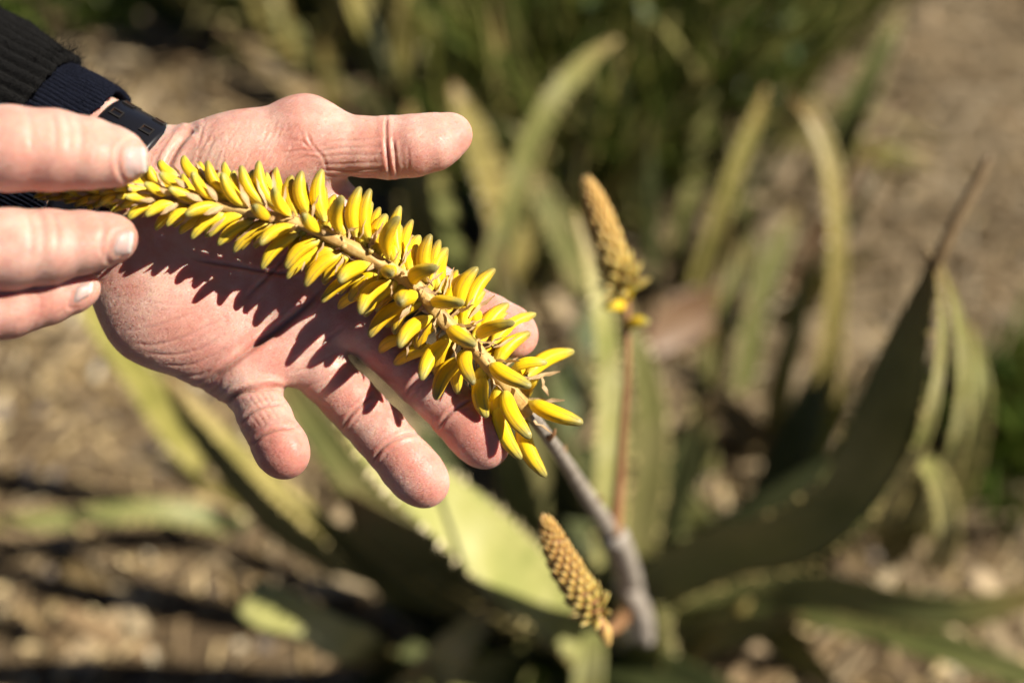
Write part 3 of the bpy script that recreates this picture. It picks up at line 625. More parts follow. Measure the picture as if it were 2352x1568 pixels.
young = ramp(N, L, sp.outputs[1], [(0, (.42, .20, .04)), (.5, (.84, .50, .12)), (1, (.94, .68, .25))]); old = ramp(N, L, sp.outputs[1], [(0, (.44, .30, .06)), (.5, (.76, .58, .12)), (1, (.70, .60, .20))])
c = mix(N, L, ag.outputs['Fac'], young, old); mp = N.new('ShaderNodeMapping'); mp.inputs['Scale'].default_value = (12, 1, 1); L.new(uvn.outputs[0], mp.inputs[0])
c = mix(N, L, math_(N, L, 'MULTIPLY', ramp(N, L, noise(N, L, 1.0, 3, mp.outputs[0]), [(.45, (0,) * 3), (.6, (1,) * 3)]), .4), c, (.48, .24, .10))
base(N, L, b, c, .56); b.inputs['Roughness'].default_value = .5; b.inputs['Subsurface Weight'].default_value = .2; b.inputs['Subsurface Scale'].default_value = .001
def bud_data():
    V = []; UV = []; n, mr = 10, 8
    for i in range(mr + 1):
        t = i / mr; r = .5 * max(.05, math.sin(math.pi * min(1, .16 + t * .84)) ** .75)
        for j in range(n): a = 2 * math.pi * j / n; V.append((r * math.cos(a) * .62 + .22 * t * t, r * math.sin(a), t)); UV.append((j / n, t))
    F = [[i * n + j, i * n + (j + 1) % n, (i + 1) * n + (j + 1) % n, (i + 1) * n + j] for i in range(mr) for j in range(n)]
    me = mesh('bud', V, F, M_BUD); set_uv(me, UV); return me
BUD = bud_data()
def bud_spike(label, axis, wid, stem, nb, blen, seed, open_frac):
    # axis: tip -> base rows (u, v, d); overlapping buds spiral from the base to the tip
    r_ = random.Random(seed); s = spline(axis, 60)[::-1]; P = rows(s[:, :3]); base = P[0]
    root = empty('aloe_bud_spike', Vector(base)); tag(root, label, 'flower spike', 'aloe flower spikes')
    for nm, st, mm in stem: px_tube(nm, st, mm, root, 10, 30, .03)
    W_ = np.array([np.interp(i / 59, [0, .15, .4, .7, .9, 1], wid) for i in range(60)]) * K * s[:, 2] / 2
    V, F = tube(P, np.maximum(W_ * .62, 4e-4), 10); link('core', mesh('core', V, F, M_BROWNSTEM), root)
    for i in range(nb):
        t = (i + .5) / nb; k = min(59, int(t * 59)); T = Vector(P[min(59, k + 1)] - P[max(0, k - 1)]).normalized()
        x0 = T.orthogonal().normalized(); a = i * 2.39996 + seed; out = (Matrix.Rotation(a, 3, T) @ x0)
        op = max(0, open_frac - t) / open_frac if open_frac > 0 else 0
        d = (T * (1.0 - .75 * op) + out * (.10 + .55 * op)).normalized(); xx = out - d * out.dot(d); xx.normalize(); y = d.cross(xx)
        ln = blen * K * s[k, 2] * (1 - .45 * t) * (1 + .25 * op); w = ln * (.50 if op < .3 else .40) * (1.1 - .2 * t)
        o = link('bud', BUD, root); o.matrix_parent_inverse = Matrix(); o['age'] = float(min(1, max(0, 1.25 - t * 2.2)))
        p = Vector(P[k]) + out * float(W_[k]) * .62
        o.matrix_basis = Matrix.Translation(p - root.location) @ Matrix((xx, y, d)).transposed().to_4x4() @ Matrix.Diagonal((w, w, ln, 1))
    return root
bs = bud_spike('orange closed bud spike standing upright on a thin brown stem behind the fingertips', [(1350, 422, .500), (1366, 465, .505), (1385, 520, .512), (1412, 600, .520), (1436, 668, .530)], [40, 80, 86, 64, 36, 12],
    [('stem', [(1436, 668, .53, 22), (1440, 760, .535, 17), (1440, 850, .54, 17), (1432, 960, .55, 19), (1424, 1080, .565, 24), (1412, 1225, .58, 36)], M_BROWNSTEM)], 120, 46, 3, .26)
for (bu, bv, tu, tv_, d, w) in ((1436, 706, 1384, 706, .535, 26), (1440, 752, 1492, 738, .535, 22), (1440, 690, 1462, 655, .53, 22)):
    B, T = at(bu, bv, d), at(tu, tv_, d - .01); z = T - B; ln = z.length; z.normalize(); x = Vector((0, 0, 1)) - z * z.z; x.normalize(); y = z.cross(x)
    o = link('floret', floret_variant(.4, .3)[0], bs); o.matrix_parent_inverse = Matrix(); o['age'] = .7; o.matrix_basis = Matrix.Translation(B - bs.location) @ Matrix((x, y, z)).transposed().to_4x4() @ Matrix.Diagonal((ln, ln, ln, 1))
bud_spike('short orange and green bud spike low beside the grey stalk', [(1254, 1195, .430), (1271, 1242, .434), (1296, 1295, .440), (1330, 1352, .448), (1368, 1410, .458)], [54, 98, 106, 82, 50, 16],
    [('stem', [(1368, 1410, .458, 24), (1384, 1442, .470, 22), (1410, 1440, .60, 30), (1438, 1400, .76, 40)], M_BROWNSTEM), ('stem_sheath', [(1372, 1418, .462, 24), (1388, 1450, .468, 34), (1396, 1478, .472, 16)], M_AXIS)], 150, 36, 8, .22)

# ------------------------------------------------------------------ ground
m, N, L, b = mat('dry_soil'); M_SOIL = m; g = geo(N).outputs['Position']
n1 = noise(N, L, 3.2, 4, g, .6); n2 = noise(N, L, 60, 6, g, .7)
c = ramp(N, L, n2, [(.28, (.13, .085, .045)), (.5, (.36, .25, .14)), (.72, (.62, .45, .26))])
c = mix(N, L, ramp(N, L, n1, [(.4, (0,) * 3), (.65, (.6,) * 3)]), c, (.52, .38, .22))
base(N, L, b, c, .24); b.inputs['Roughness'].default_value = .95; b.inputs['Specular IOR Level'].default_value = .1
L.new(bump(N, L, n2, .9, .012), b.inputs['Normal'])
gx = np.concatenate([[-120, -30, -8], np.linspace(-2.2, 2.6, 97), [8, 30, 120]]); gy = np.concatenate([[-60, -10, -2], np.linspace(-.4, 3.4, 77), [6, 12, 40, 200]])
ph = rng.random(8) * 6.28
def gz(x, y):
    z = .014 * np.sin(3.1 * x + ph[0]) * np.cos(2.7 * y + ph[1]) + .007 * np.sin(9 * x + 5 * y + ph[2]) + .005 * np.cos(14 * y - 8 * x + ph[3])
    return z * np.exp(-((x / 6)**2 + (y / 6)**2))
GX, GY = np.meshgrid(gx, gy, indexing='ij'); GZ = gz(GX, GY); ny = len(gy)
F = [[i * ny + j, (i + 1) * ny + j, (i + 1) * ny + j + 1, i * ny + j + 1] for i in range(len(gx) - 1) for j in range(ny - 1)]
ground = link('ground', mesh('ground', np.stack([GX, GY, GZ], -1).reshape(-1, 3), F, M_SOIL)); ground['kind'] = 'structure'

def island_mat(name, stops, rough=.85, trans=0.0, sc=300, spec=.2, dim=.50):
    m, N, L, b = mat(name); G = geo(N); c = ramp(N, L, G.outputs['Random Per Island'], stops)
    c = mix(N, L, math_(N, L, 'MULTIPLY', noise(N, L, sc, 3, G.outputs['Position']), .5), c, tuple(x * .55 for x in stops[len(stops) // 2][1]))
    c = base(N, L, b, c, dim); b.inputs['Roughness'].default_value = rough; b.inputs['Specular IOR Level'].default_value = spec
    if trans:
        tr = N.new('ShaderNodeBsdfTranslucent'); L.new(c, tr.inputs[0]); mx = N.new('ShaderNodeMixShader'); mx.inputs[0].default_value = trans
        L.new(b.outputs[0], mx.inputs[1]); L.new(tr.outputs[0], mx.inputs[2]); L.new(mx.outputs[0], N['Material Output'].inputs[0])
    return m
M_CHIP = island_mat('wood_chip', [(0, (.09, .05, .02)), (.25, (.34, .23, .10)), (.5, (.66, .49, .24)), (.8, (.88, .68, .36)), (.93, (.98, .82, .48)), (1, (1.0, .93, .75))], dim=.62)
M_STRAW = island_mat('straw', [(0, (.30, .19, .09)), (.5, (.78, .57, .32)), (1, (1.0, .82, .52))], .6, .15)
M_OLDGRASS = island_mat('old_grass', [(0, (.20, .135, .07)), (.5, (.44, .32, .18)), (.85, (.68, .53, .33)), (1, (1.0, .86, .62))], .7, .1)
M_STONE = island_mat('pebble', [(0, (.16, .13, .11)), (.5, (.34, .28, .22)), (1, (.60, .52, .42))])
def pieces(name, n, lx, wx, tx, xr, yr, m, label, cat, tilt=.25, bent=0.0, lift=0.0, dens=None):
    V = np.zeros((n, 12, 3)); 
    x = rng.uniform(*xr, n); y = rng.uniform(*yr, n)
    if dens is not None:
        for _ in range(6):
            bad = rng.random(n) > dens(x, y); k = bad.sum(); x[bad] = rng.uniform(*xr, k); y[bad] = rng.uniform(*yr, k)
    l = rng.uniform(*lx, n); w = rng.uniform(*wx, n); t = rng.uniform(*tx, n); yaw = rng.uniform(0, 6.28, n); pi = rng.normal(0, tilt, n); ro = rng.normal(0, tilt, n)
    base = np.array([(sx * hx, sy, sz) for hx in (-1, 0.1, 1) for (sx, sy, sz) in ((1, -1, -1), (1, 1, -1), (1, 1, 1), (1, -1, 1))], float)
    for i in range(12):
        hx, sy, sz = base[i]; k = i // 4; taper = rng.uniform(.35, 1.0, n) if k != 1 else rng.uniform(.85, 1.15, n)
        V[:, i, 0] = hx * l * .5; V[:, i, 1] = sy * w * .5 * taper; V[:, i, 2] = sz * t * .5 + (bent * l * rng.normal(0, 1, n) if False else 0)
    V[:, 4:8, 2] += (bent * l * rng.normal(0, 1, n))[:, None]
    cy, sy = np.cos(yaw)[:, None], np.sin(yaw)[:, None]; cp, sp_ = np.cos(pi)[:, None], np.sin(pi)[:, None]; cr, sr = np.cos(ro)[:, None], np.sin(ro)[:, None]
    X, Y, Z = V[..., 0], V[..., 1], V[..., 2]; Y, Z = Y * cr - Z * sr, Y * sr + Z * cr; X, Z = X * cp - Z * sp_, X * sp_ + Z * cp; X, Y = X * cy - Y * sy, X * sy + Y * cy
    z0 = gz(x, y) + np.abs(np.sin(pi)) * l * .3 + t * .4 + lift * rng.random(n)
    V = np.stack([X + x[:, None], Y + y[:, None], Z + z0[:, None]], -1).reshape(-1, 3)
    fb = [[0, 3, 2, 1], [8, 9, 10, 11]] + [[4 * k + a, 4 * k + (a + 1) % 4, 4 * k + 4 + (a + 1) % 4, 4 * k + 4 + a] for k in range(2) for a in range(4)]
    F = (np.array(fb)[None] + 12 * np.arange(n)[:, None, None]).reshape(-1, 4)
    return tag(link(name, mesh(name, V, F, m, False)), label, cat, kind='stuff')
XR, YR = (-1.15, 1.45), (.18, 2.3)
pieces('wood_chips', 10000, (.006, .030), (.002, .008), (.002, .007), XR, YR, M_CHIP, 'brown and tan wood chips and bark covering the dry ground', 'wood chips', .38)
pieces('straw_litter', 7500, (.02, .13), (.0012, .0032), (.0008, .002), XR, YR, M_STRAW, 'dry pale straw and grass stalks scattered over the soil', 'straw', .12, .05, .012)
pieces('dry_grass_litter', 5200, (.05, .22), (.0015, .004), (.0008, .002), (.25, 1.45), (.7, 2.3), M_OLDGRASS, 'matted dry grass lying beyond the aloe at the right', 'dry grass', .12, .05, .02)
pieces('dry_leaf_litter', 420, (.05, .15), (.008, .024), (.001, .003), XR, YR, M_STRAW, 'broken dry leaf blades strewn over the ground', 'leaf litter', .2, .06, .02)
pieces('gravel', 1500, (.005, .016), (.005, .018), (.004, .014), XR, YR, M_STONE, 'small grey and tan stones among the wood chips', 'gravel', .4)

# ------------------------------------------------------------------ aloe leaves
def leaf_mat(name, lit, mid, dark, tipc, spots=.3):
    m, N, L, b = mat(name); g = geo(N).outputs['Position']; oi = N.new('ShaderNodeObjectInfo'); t = attr(N, 'along'); s = attr(N, 'across')
    n = noise(N, L, 16, 4, g, .6); c = ramp(N, L, n, [(.3, dark), (.5, mid), (.7, lit)])
    mp = N.new('ShaderNodeCombineXYZ'); L.new(math_(N, L, 'MULTIPLY', s, 14.0), mp.inputs[0]); L.new(math_(N, L, 'MULTIPLY', t, 2.5), mp.inputs[1]); L.new(oi.outputs['Random'], mp.inputs[2])
    c = mix(N, L, math_(N, L, 'MULTIPLY', ramp(N, L, noise(N, L, 1.0, 3, mp.outputs[0]), [(.4, (0,) * 3), (.7, (1,) * 3)]), spots), c, tuple(x * .7 for x in dark))
    c = mix(N, L, ramp(N, L, t, [(.72, (0,) * 3), (1, (.9,) * 3)]), c, tipc)
    c = mix(N, L, math_(N, L, 'MULTIPLY', ramp(N, L, noise(N, L, 55, 4, g, .7), [(.62, (0,) * 3), (.72, (1,) * 3)]), .45), c, (.34, .24, .12))
    hs = N.new('ShaderNodeHueSaturation'); L.new(c, hs.inputs['Color']); L.new(math_(N, L, 'ADD', math_(N, L, 'MULTIPLY', oi.outputs['Random'], .3), .85), hs.inputs['Value']); L.new(math_(N, L, 'ADD', math_(N, L, 'MULTIPLY', oi.outputs['Random'], .03), .485), hs.inputs['Hue'])
    base(N, L, b, hs.outputs[0], .37); b.inputs['Roughness'].default_value = .48; b.inputs['Specular IOR Level'].default_value = .25
    b.inputs['Subsurface Weight'].default_value = .0
    L.new(bump(N, L, n, .3, .004), b.inputs['Normal']); return m
LM = {'g': leaf_mat('aloe_grey_green', (.46, .43, .165), (.35, .355, .115), (.23, .255, .075), (.42, .27, .10)),
      'k': leaf_mat('aloe_khaki', (.68, .56, .20), (.56, .47, .14), (.38, .34, .085), (.46, .28, .09)),
      'y': leaf_mat('aloe_pale_yellow', (.88, .84, .40), (.70, .67, .235), (.47, .50, .14), (.50, .34, .12)),  # wide tone spread: mottling that also paints in highlight patches and shading
      'd': leaf_mat('aloe_shaded_green', (.20, .22, .085), (.15, .175, .062), (.10, .125, .045), (.32, .21, .08)),  # darkened copy of the grey-green, shade put into the colour
      'b': leaf_mat('aloe_dry_brown', (.46, .32, .17), (.36, .23, .11), (.22, .13, .06), (.20, .11, .06))}
m, N, L, b = mat('leaf_tooth'); M_TOOTH = m; b.inputs['Base Color'].default_value = (.40, .32, .12, 1); b.inputs['Roughness'].default_value = .45
def leaf(root, pts, phi=0.0, mk='g', cup=.14, thick=.20, teeth=True, n=30, label=None, world=False):
    """pts from base to tip: (u, v, depth, full width); phi turns the blade about its own length"""
    s = spline([(u, v, d, w) for u, v, d, w in pts], n); s[:, 3] = np.maximum(s[:, 3], 3); P = s[:, :3] if world else rows(s[:, :3]); Wd = np.maximum(spline(pts, n)[:, 3], .002) if world else s[:, 3] * K * s[:, 2]
    T = np.gradient(P, axis=0); T /= np.linalg.norm(T, axis=1)[:, None]; C = np.array(cam.location); V = []; AL = []; AC = []; edge = {-1: [], 1: []}
    xs = np.linspace(-1, 1, 9); phis = phi if hasattr(phi, '__len__') else (phi, phi)
    for i in range(n):
        f = i / (n - 1); vd = C - P[i]; vd /= np.linalg.norm(vd); B = np.cross(vd, T[i]); B /= np.linalg.norm(B); Nn = np.cross(T[i], B); ph_ = R(np.interp(f, np.linspace(0, 1, len(phis)), phis))
        a, nn = math.cos(ph_) * B + math.sin(ph_) * Nn, -math.sin(ph_) * B + math.cos(ph_) * Nn; w = Wd[i]
        sec = [(x, cup * x * x - cup * .3) for x in xs] + [(x * .94, cup * x * x - cup * .3 - thick * (1 - abs(x) ** 2.2)) for x in xs[::-1][1:-1]]
        for (x, y) in sec: V.append(P[i] + a * x * w * .5 + nn * y * w); AL.append(f); AC.append(x)
        for e in (-1, 1): edge[e].append((P[i] + a * e * w * .5 + nn * cup * .7 * w, a * e, T[i], w))
    k = len(sec); F = [[i * k + j, i * k + (j + 1) % k, (i + 1) * k + (j + 1) % k, (i + 1) * k + j] for i in range(n - 1) for j in range(k)] + [list(range(k))[::-1], list(range((n - 1) * k, n * k))]
    o = link('leaf', mesh('leaf', V, F, LM[mk], attrs={'along': AL, 'across': AC}), root)
    if label: o['label'] = label
    if teeth:
        V = []; F = []
        for e in (-1, 1):
            E_ = edge[e]; acc = 0.0; step = .011; jr = np.random.default_rng(i + len(V))
            for i in range(1, n - 2):
                p0, p1 = E_[i][0], E_[i + 1][0]; sl = np.linalg.norm(p1 - p0); q = -acc
                while q + step <= sl:
                    q += step; f = min(1.0, max(0.0, (q + jr.uniform(-.35, .35) * step) / sl)); p = p0 + (p1 - p0) * f; a, T_, w = E_[i][1], E_[i][2], E_[i][3]; h = min(.0045, .14 * w + .0008) * jr.uniform(.35, 1.15); r = h * .6
                    tip = p + a * h + T_ * h * .45; nn = np.cross(T_, a); b0 = len(V); pb = p - a * h * .3
                    V += [pb - T_ * r, pb + nn * r * .6, pb + T_ * r, pb - nn * r * .6, tip]; F += [[b0, b0 + 1, b0 + 4], [b0 + 1, b0 + 2, b0 + 4], [b0 + 2, b0 + 3, b0 + 4], [b0 + 3, b0, b0 + 4]]
                acc = sl - q if q > 0 else acc + sl
                acc = min(acc, step)
        if V: t = link('marginal_teeth', mesh('marginal_teeth', V, F, M_TOOTH, False), o); t['kind'] = 'stuff'
    return o
def plant(name, u, v, label, cat='aloe', d=None, group='aloe plants'):
    p = at(u, v, d if d else ground_depth(v)); p.z = max(0, gz(p.x, p.y)) if d is None else p.z
    return tag(empty(name, p), label, cat, group)

A = plant('aloe_plant', 1400, 1500, 'large toothed aloe at the front with broad leaves around the grey flower stalk')
leaf(A, [(1420, 1490, .98, 150), (1500, 1350, .90, 190), (1640, 1262, .84, 200), (1790, 1222, .77, 205), (1900, 1158, .73, 190), (1984, 1050, .685, 172), (2040, 930, .645, 146), (2084, 790, .612, 92), (2122, 680, .592, 52), (2140, 600, .58, 16)], (50, 52, 40, 0, -12), 'g', .17, .16, label='broad dark leaf sweeping up to the right')
leaf(A, [(1430, 1500, 1.0, 120), (1640, 1400, .97, 130), (1860, 1352, .93, 130), (2060, 1390, .90, 120), (2240, 1398, .88, 96), (2420, 1350, .86, 50)], (50, 45), 'g', .06, .16)
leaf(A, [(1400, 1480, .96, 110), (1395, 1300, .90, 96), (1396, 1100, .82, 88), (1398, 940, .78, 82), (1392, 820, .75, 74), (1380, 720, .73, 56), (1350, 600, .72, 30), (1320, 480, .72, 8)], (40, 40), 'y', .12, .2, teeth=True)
leaf(A, [(1440, 1480, .98, 110), (1462, 1250, .93, 100), (1490, 1080, .88, 92), (1490, 940, .84, 84), (1468, 820, .81, 60), (1440, 720, .80, 30), (1424, 640, .79, 8)], (35, 30), 'g', .12, .2)
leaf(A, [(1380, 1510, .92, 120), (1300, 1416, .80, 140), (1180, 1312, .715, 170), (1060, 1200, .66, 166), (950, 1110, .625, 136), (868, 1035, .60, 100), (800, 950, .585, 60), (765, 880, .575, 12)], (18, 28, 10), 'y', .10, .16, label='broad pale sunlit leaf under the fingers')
leaf(A, [(1380, 1520, 1.0, 100), (1120, 1392, .94, 190), (900, 1300, .90, 220), (720, 1230, .87, 190), (590, 1130, .84, 140), (490, 1020, .82, 90), (420, 935, .80, 46), (380, 870, .79, 10)], (-56, -60, -50, -20), 'g', .05, .2, label='leaf with a dark shaded underside')
leaf(A, [(1360, 1510, .99, 80), (1080, 1400, .97, 50), (890, 1322, .93, 60), (760, 1222, .87, 66), (640, 1128, .83, 60), (520, 1010, .80, 42), (440, 925, .785, 30), (390, 860, .78, 8)], (35, 40, 30), 'k', .08, .2, label='narrow sunlit leaf with toothed edge')
leaf(A, [(1360, 1500, .98, 90), (1100, 1330, .90, 100), (900, 1200, .86, 96), (800, 1080, .83, 86), (720, 970, .81, 76), (665, 885, .79, 56), (620, 800, .78, 14)], (-25, -10), 'g', .12, .2)
leaf(A, [(1330, 1500, .98, 140), (1150, 1372, .90, 220), (1000, 1285, .86, 240), (880, 1205, .83, 180), (800, 1135, .81, 50)], (-55, -60), 'g', .05, .16, label='added dark leaf filling the shade under the broad pale one')  # added leaf, turned from the sun to fill the gap with shade
leaf(A, [(1340, 1640, .92, 84), (1345, 1560, .82, 82), (1352, 1500, .78, 74), (1358, 1450, .76, 50), (1362, 1400, .755, 8)], (30, 30), 'y', .12, .2, teeth=False)
leaf(A, [(900, 1680, 1.0, 130), (965, 1575, .90, 120), (1035, 1490, .84, 100), (1088, 1430, .82, 66), (1124, 1385, .81, 14)], (30, 30), 'y', .12, .2)
leaf(A, [(1440, 1640, .96, 90), (1480, 1550, .93, 100), (1490, 1450, .90, 90), (1470, 1360, .88, 50), (1450, 1290, .87, 10)], (-40, -40), 'g', .1, .2)
leaf(A, [(1560, 1640, .98, 70), (1525, 1530, .95, 70), (1500, 1420, .92, 60), (1480, 1340, .90, 20)], (30, 20), 'g', .1, .2)
leaf(A, [(1340, 1500, .98, 120), (1230, 1250, .90, 110), (1180, 1080, .86, 96), (1130, 960, .83, 80), (1080, 860, .81, 60), (1050, 760, .80, 14)], (-40, -30), 'g', .1, .2)

Bp = plant('aloe_plant', 2080, 1240, 'aloe at the right with narrow toothed leaves meeting in a dry brown tip')
leaf(Bp, [(2000, 1240, 1.0, 70), (2084, 1080, .70, 42), (2132, 960, .63, 40), (2158, 820, .605, 28), (2162, 710, .592, 20), (2148, 606, .578, 9)], (45, 45), 'y', .14, .2)
leaf(Bp, [(2090, 1240, 1.0, 80), (2180, 1070, .76, 50), (2210, 930, .67, 46), (2208, 790, .62, 30), (2190, 690, .595, 20), (2160, 604, .578, 9)], (40, 40), 'y', .14, .2)
leaf(Bp, [(2140, 1230, 1.08, 80), (2220, 1060, .95, 60), (2252, 920, .86, 44), (2245, 820, .82, 26), (2228, 740, .80, 8)], (30, 30), 'y', .14, .2)
leaf(Bp, [(2140, 1310, .98, 60), (2172, 1240, .82, 58), (2170, 1170, .77, 58), (2148, 1095, .74, 52), (2108, 1050, .72, 40), (2075, 1030, .715, 12)], (25, 20), 'y', .14, .2)
leaf(Bp, [(2020, 1290, 1.06, 90), (2080, 1230, 1.0, 110), (2120, 1120, .95, 70), (2126, 1040, .92, 14)], (-50, -50), 'g', .14, .2)
dt = px_tube('dry_leaf_tip', [(2146, 614, .578, 22), (2164, 575, .574, 26), (2198, 505, .572, 27), (2238, 430, .57, 25), (2266, 368, .568, 17), (2275, 350, .568, 6)], LM['b'], Bp, 8, 24)
px_tube('dry_leaf_tip', [(2150, 620, .58, 14), (2132, 585, .576, 16), (2120, 560, .574, 5)], LM['b'], Bp, 8, 10)

Cp = plant('aloe_plant', 1900, 1060, 'aloe with long arching khaki leaves right of the upright bud spike')
leaf(Cp, [(1850, 1060, 1.22, 100), (1876, 960, 1.12, 88), (1905, 800, 1.0, 66), (1920, 620, .93, 54), (1916, 460, .90, 50), (1896, 340, .89, 46), (1856, 258, .89, 36), (1812, 222, .90, 10)], (42, 40, 10), 'k', .14, .2)
leaf(Cp, [(1560, 760, 1.26, 70), (1605, 640, 1.18, 60), (1650, 500, 1.10, 54), (1690, 380, 1.06, 48), (1728, 285, 1.04, 38), (1760, 200, 1.03, 10)], (38, 38), 'k', .14, .2)
leaf(Cp, [(1640, 900, 1.2, 40), (1652, 800, 1.12, 56), (1672, 700, 1.08, 50), (1690, 620, 1.06, 34), (1700, 560, 1.05, 8)], (0, 10), 'y', .14, .2)
leaf(Cp, [(1900, 420, 1.4, 70), (1945, 290, 1.32, 76), (1990, 190, 1.28, 62), (2040, 90, 1.25, 40), (2070, 20, 1.24, 10)], (20, 20), 'g', .14, .2)
leaf(Cp, [(1780, 1040, 1.2, 90), (1800, 880, 1.1, 76), (1830, 760, 1.05, 60), (1845, 660, 1.03, 40), (1850, 580, 1.02, 10)], (-50, -40), 'g', .14, .2)
leaf(Cp, [(1620, 1100, 1.15, 70), (1606, 960, 1.1, 66), (1616, 840, 1.06, 54), (1640, 740, 1.04, 12)], (40, 40), 'g', .14, .2)
leaf(Cp, [(1700, 920, 1.25, 60), (1740, 700, 1.2, 60), (1790, 560, 1.18, 54), (1830, 470, 1.17, 12)], (30, 20), 'g', .14, .2)

Dp = plant('aloe_plant', 1150, 760, 'aloe behind the hand with one long pale leaf arching to the right')
leaf(Dp, [(1090, 760, 1.22, 110), (1130, 610, 1.12, 86), (1176, 470, 1.05, 72), (1212, 340, 1.0, 66), (1276, 220, .97, 56), (1352, 135, .96, 40), (1420, 90, .96, 10)], (40, 35, 10), 'y', .14, .2)
leaf(Dp, [(1180, 700, 1.26, 100), (1170, 560, 1.2, 100), (1130, 430, 1.15, 92), (1090, 320, 1.12, 74), (1058, 240, 1.10, 50), (1040, 190, 1.10, 10)], (35, 35), 'k', .14, .2)
leaf(Dp, [(1400, 760, 1.2, 80), (1350, 660, 1.14, 78), (1290, 540, 1.10, 70), (1246, 450, 1.08, 54), (1220, 390, 1.07, 10)], (20, 20), 'g', .14, .2)
leaf(Dp, [(960, 700, 1.3, 90), (962, 560, 1.22, 84), (955, 430, 1.18, 76), (948, 320, 1.16, 56), (940, 240, 1.15, 12)], (0, 0), 'k', .14, .2)
leaf(Dp, [(1240, 680, 1.3, 90), (1270, 520, 1.25, 90), (1310, 400, 1.22, 80), (1340, 320, 1.2, 14)], (-50, -50), 'g', .14, .2)
leaf(Dp, [(1040, 700, 1.3, 70), (1030, 560, 1.25, 70), (1010, 460, 1.22, 60), (1000, 380, 1.2, 10)], (50, 50), 'g', .14, .2)

Ep = plant('aloe_plant', 920, 380, 'aloe at the back behind the thumb with tall straight leaves')
leaf(Ep, [(905, 340, 1.55, 60), (880, 230, 1.45, 58), (846, 110, 1.38, 54), (812, 0, 1.33, 44), (790, -90, 1.3, 10)], (40, 40), 'k', .14, .2)
leaf(Ep, [(925, 350, 1.55, 56), (922, 240, 1.45, 58), (920, 110, 1.38, 56), (934, 0, 1.33, 46), (948, -100, 1.3, 10)], (35, 35), 'k', .14, .2)
leaf(Ep, [(950, 350, 1.5, 60), (968, 240, 1.44, 56), (985, 120, 1.4, 50), (990, 30, 1.38, 12)], (35, 30), 'g', .14, .2)
leaf(Ep, [(740, 260, 1.7, 46), (706, 170, 1.62, 50), (672, 90, 1.58, 44), (640, 20, 1.56, 30), (620, -40, 1.55, 8)], (20, 20), 'g', .14, .2)
leaf(Ep, [(770, 300, 1.6, 46), (764, 220, 1.55, 44), (752, 150, 1.52, 30), (742, 100, 1.5, 8)], (0, 0), 'k', .14, .2)
leaf(Ep, [(760, 290, 1.66, 60), (680, 200, 1.6, 60), (590, 120, 1.57, 44), (500, 60, 1.56, 10)], (30, 30), 'b', .14, .16)
leaf(Ep, [(1080, 300, 1.6, 60), (1050, 160, 1.52, 60), (1020, 40, 1.47, 50), (1000, -60, 1.45, 10)], (-30, -30), 'g', .14, .2)
leaf(Ep, [(1140, 330, 1.55, 70), (1200, 180, 1.48, 64), (1235, 60, 1.44, 50), (1260, -50, 1.42, 10)], (25, 25), 'k', .14, .2)
leaf(Ep, [(1320, 260, 1.6, 60), (1390, 110, 1.53, 60), (1420, 0, 1.5, 44), (1440, -80, 1.48, 10)], (-30, -30), 'g', .14, .2)
leaf(Ep, [(1500, 330, 1.55, 60), (1560, 200, 1.48, 56), (1640, 100, 1.44, 46), (1720, 20, 1.42, 10)], (30, 30), 'k', .14, .2)

Gp = plant('aloe_plant', 330, 1080, 'low aloe at the left edge with yellowed leaves lying near the ground')
leaf(Gp, [(470, 1080, 1.06, 50), (396, 985, 1.0, 72), (330, 880, .95, 74), (262, 786, .91, 66), (200, 700, .88, 50), (150, 620, .86, 10)], (20, 10), 'k', .12, .2)
leaf(Gp, [(560, 1215, 1.06, 50), (470, 1186, 1.05, 56), (340, 1172, 1.03, 52), (180, 1188, 1.02, 44), (30, 1200, 1.01, 38), (-140, 1190, 1.0, 10)], (15, 15), 'g', .12, .2)
leaf(Gp, [(560, 1160, 1.08, 40), (480, 1112, 1.07, 50), (400, 1070, 1.06, 44), (330, 1030, 1.06, 14)], (-40, -40), 'k', .12, .2)

def thicket(label, u, v, nl, hgt, seed, mks='gkkyg', lean=.5, wid=.024):
    r_ = np.random.default_rng(seed); p = at(u, v, g_(v)); root = tag(empty('aloe_plant', (p.x, p.y, 0)), label, 'aloe', 'aloe plants')
    for i in range(nl):
        a = i * 2.39996 + r_.random(); h = hgt * r_.uniform(.65, 1.15); l = lean * r_.uniform(.25, 1.0); d = np.array([math.cos(a), math.sin(a)]); b0 = np.array([p.x, p.y]) + d * .03; w = wid * r_.uniform(.8, 1.2); cv = r_.uniform(-.1, .35)
        pts = [(b0[0] + d[0] * l * h * (f + cv * f * f), b0[1] + d[1] * l * h * (f + cv * f * f), h * f * (1 - .22 * cv * f * f) - .01, w * wf) for f, wf in ((0, 1.1), (.2, 1.05), (.45, .9), (.7, .62), (.88, .32), (1, .06))]
        leaf(root, pts, (r_.uniform(-50, 50),) * 2, mks[int(r_.integers(len(mks)))], .14, .2, False, 16, world=True)
g_ = ground_depth
thicket('aloe clump low behind the forefinger', 1230, 640, 9, .34, 1, 'gk')
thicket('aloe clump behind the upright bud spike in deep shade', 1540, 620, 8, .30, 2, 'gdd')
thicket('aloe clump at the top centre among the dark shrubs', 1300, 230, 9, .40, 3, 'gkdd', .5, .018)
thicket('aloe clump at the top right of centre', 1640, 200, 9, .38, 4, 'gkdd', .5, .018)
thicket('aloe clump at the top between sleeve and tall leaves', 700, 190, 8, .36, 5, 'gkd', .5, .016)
thicket('aloe clump right behind the thumb', 1000, 420, 8, .34, 6, 'kgd')
thicket('aloe clump between the curved khaki leaves and the dry grass', 1760, 700, 7, .28, 7, 'gkb')
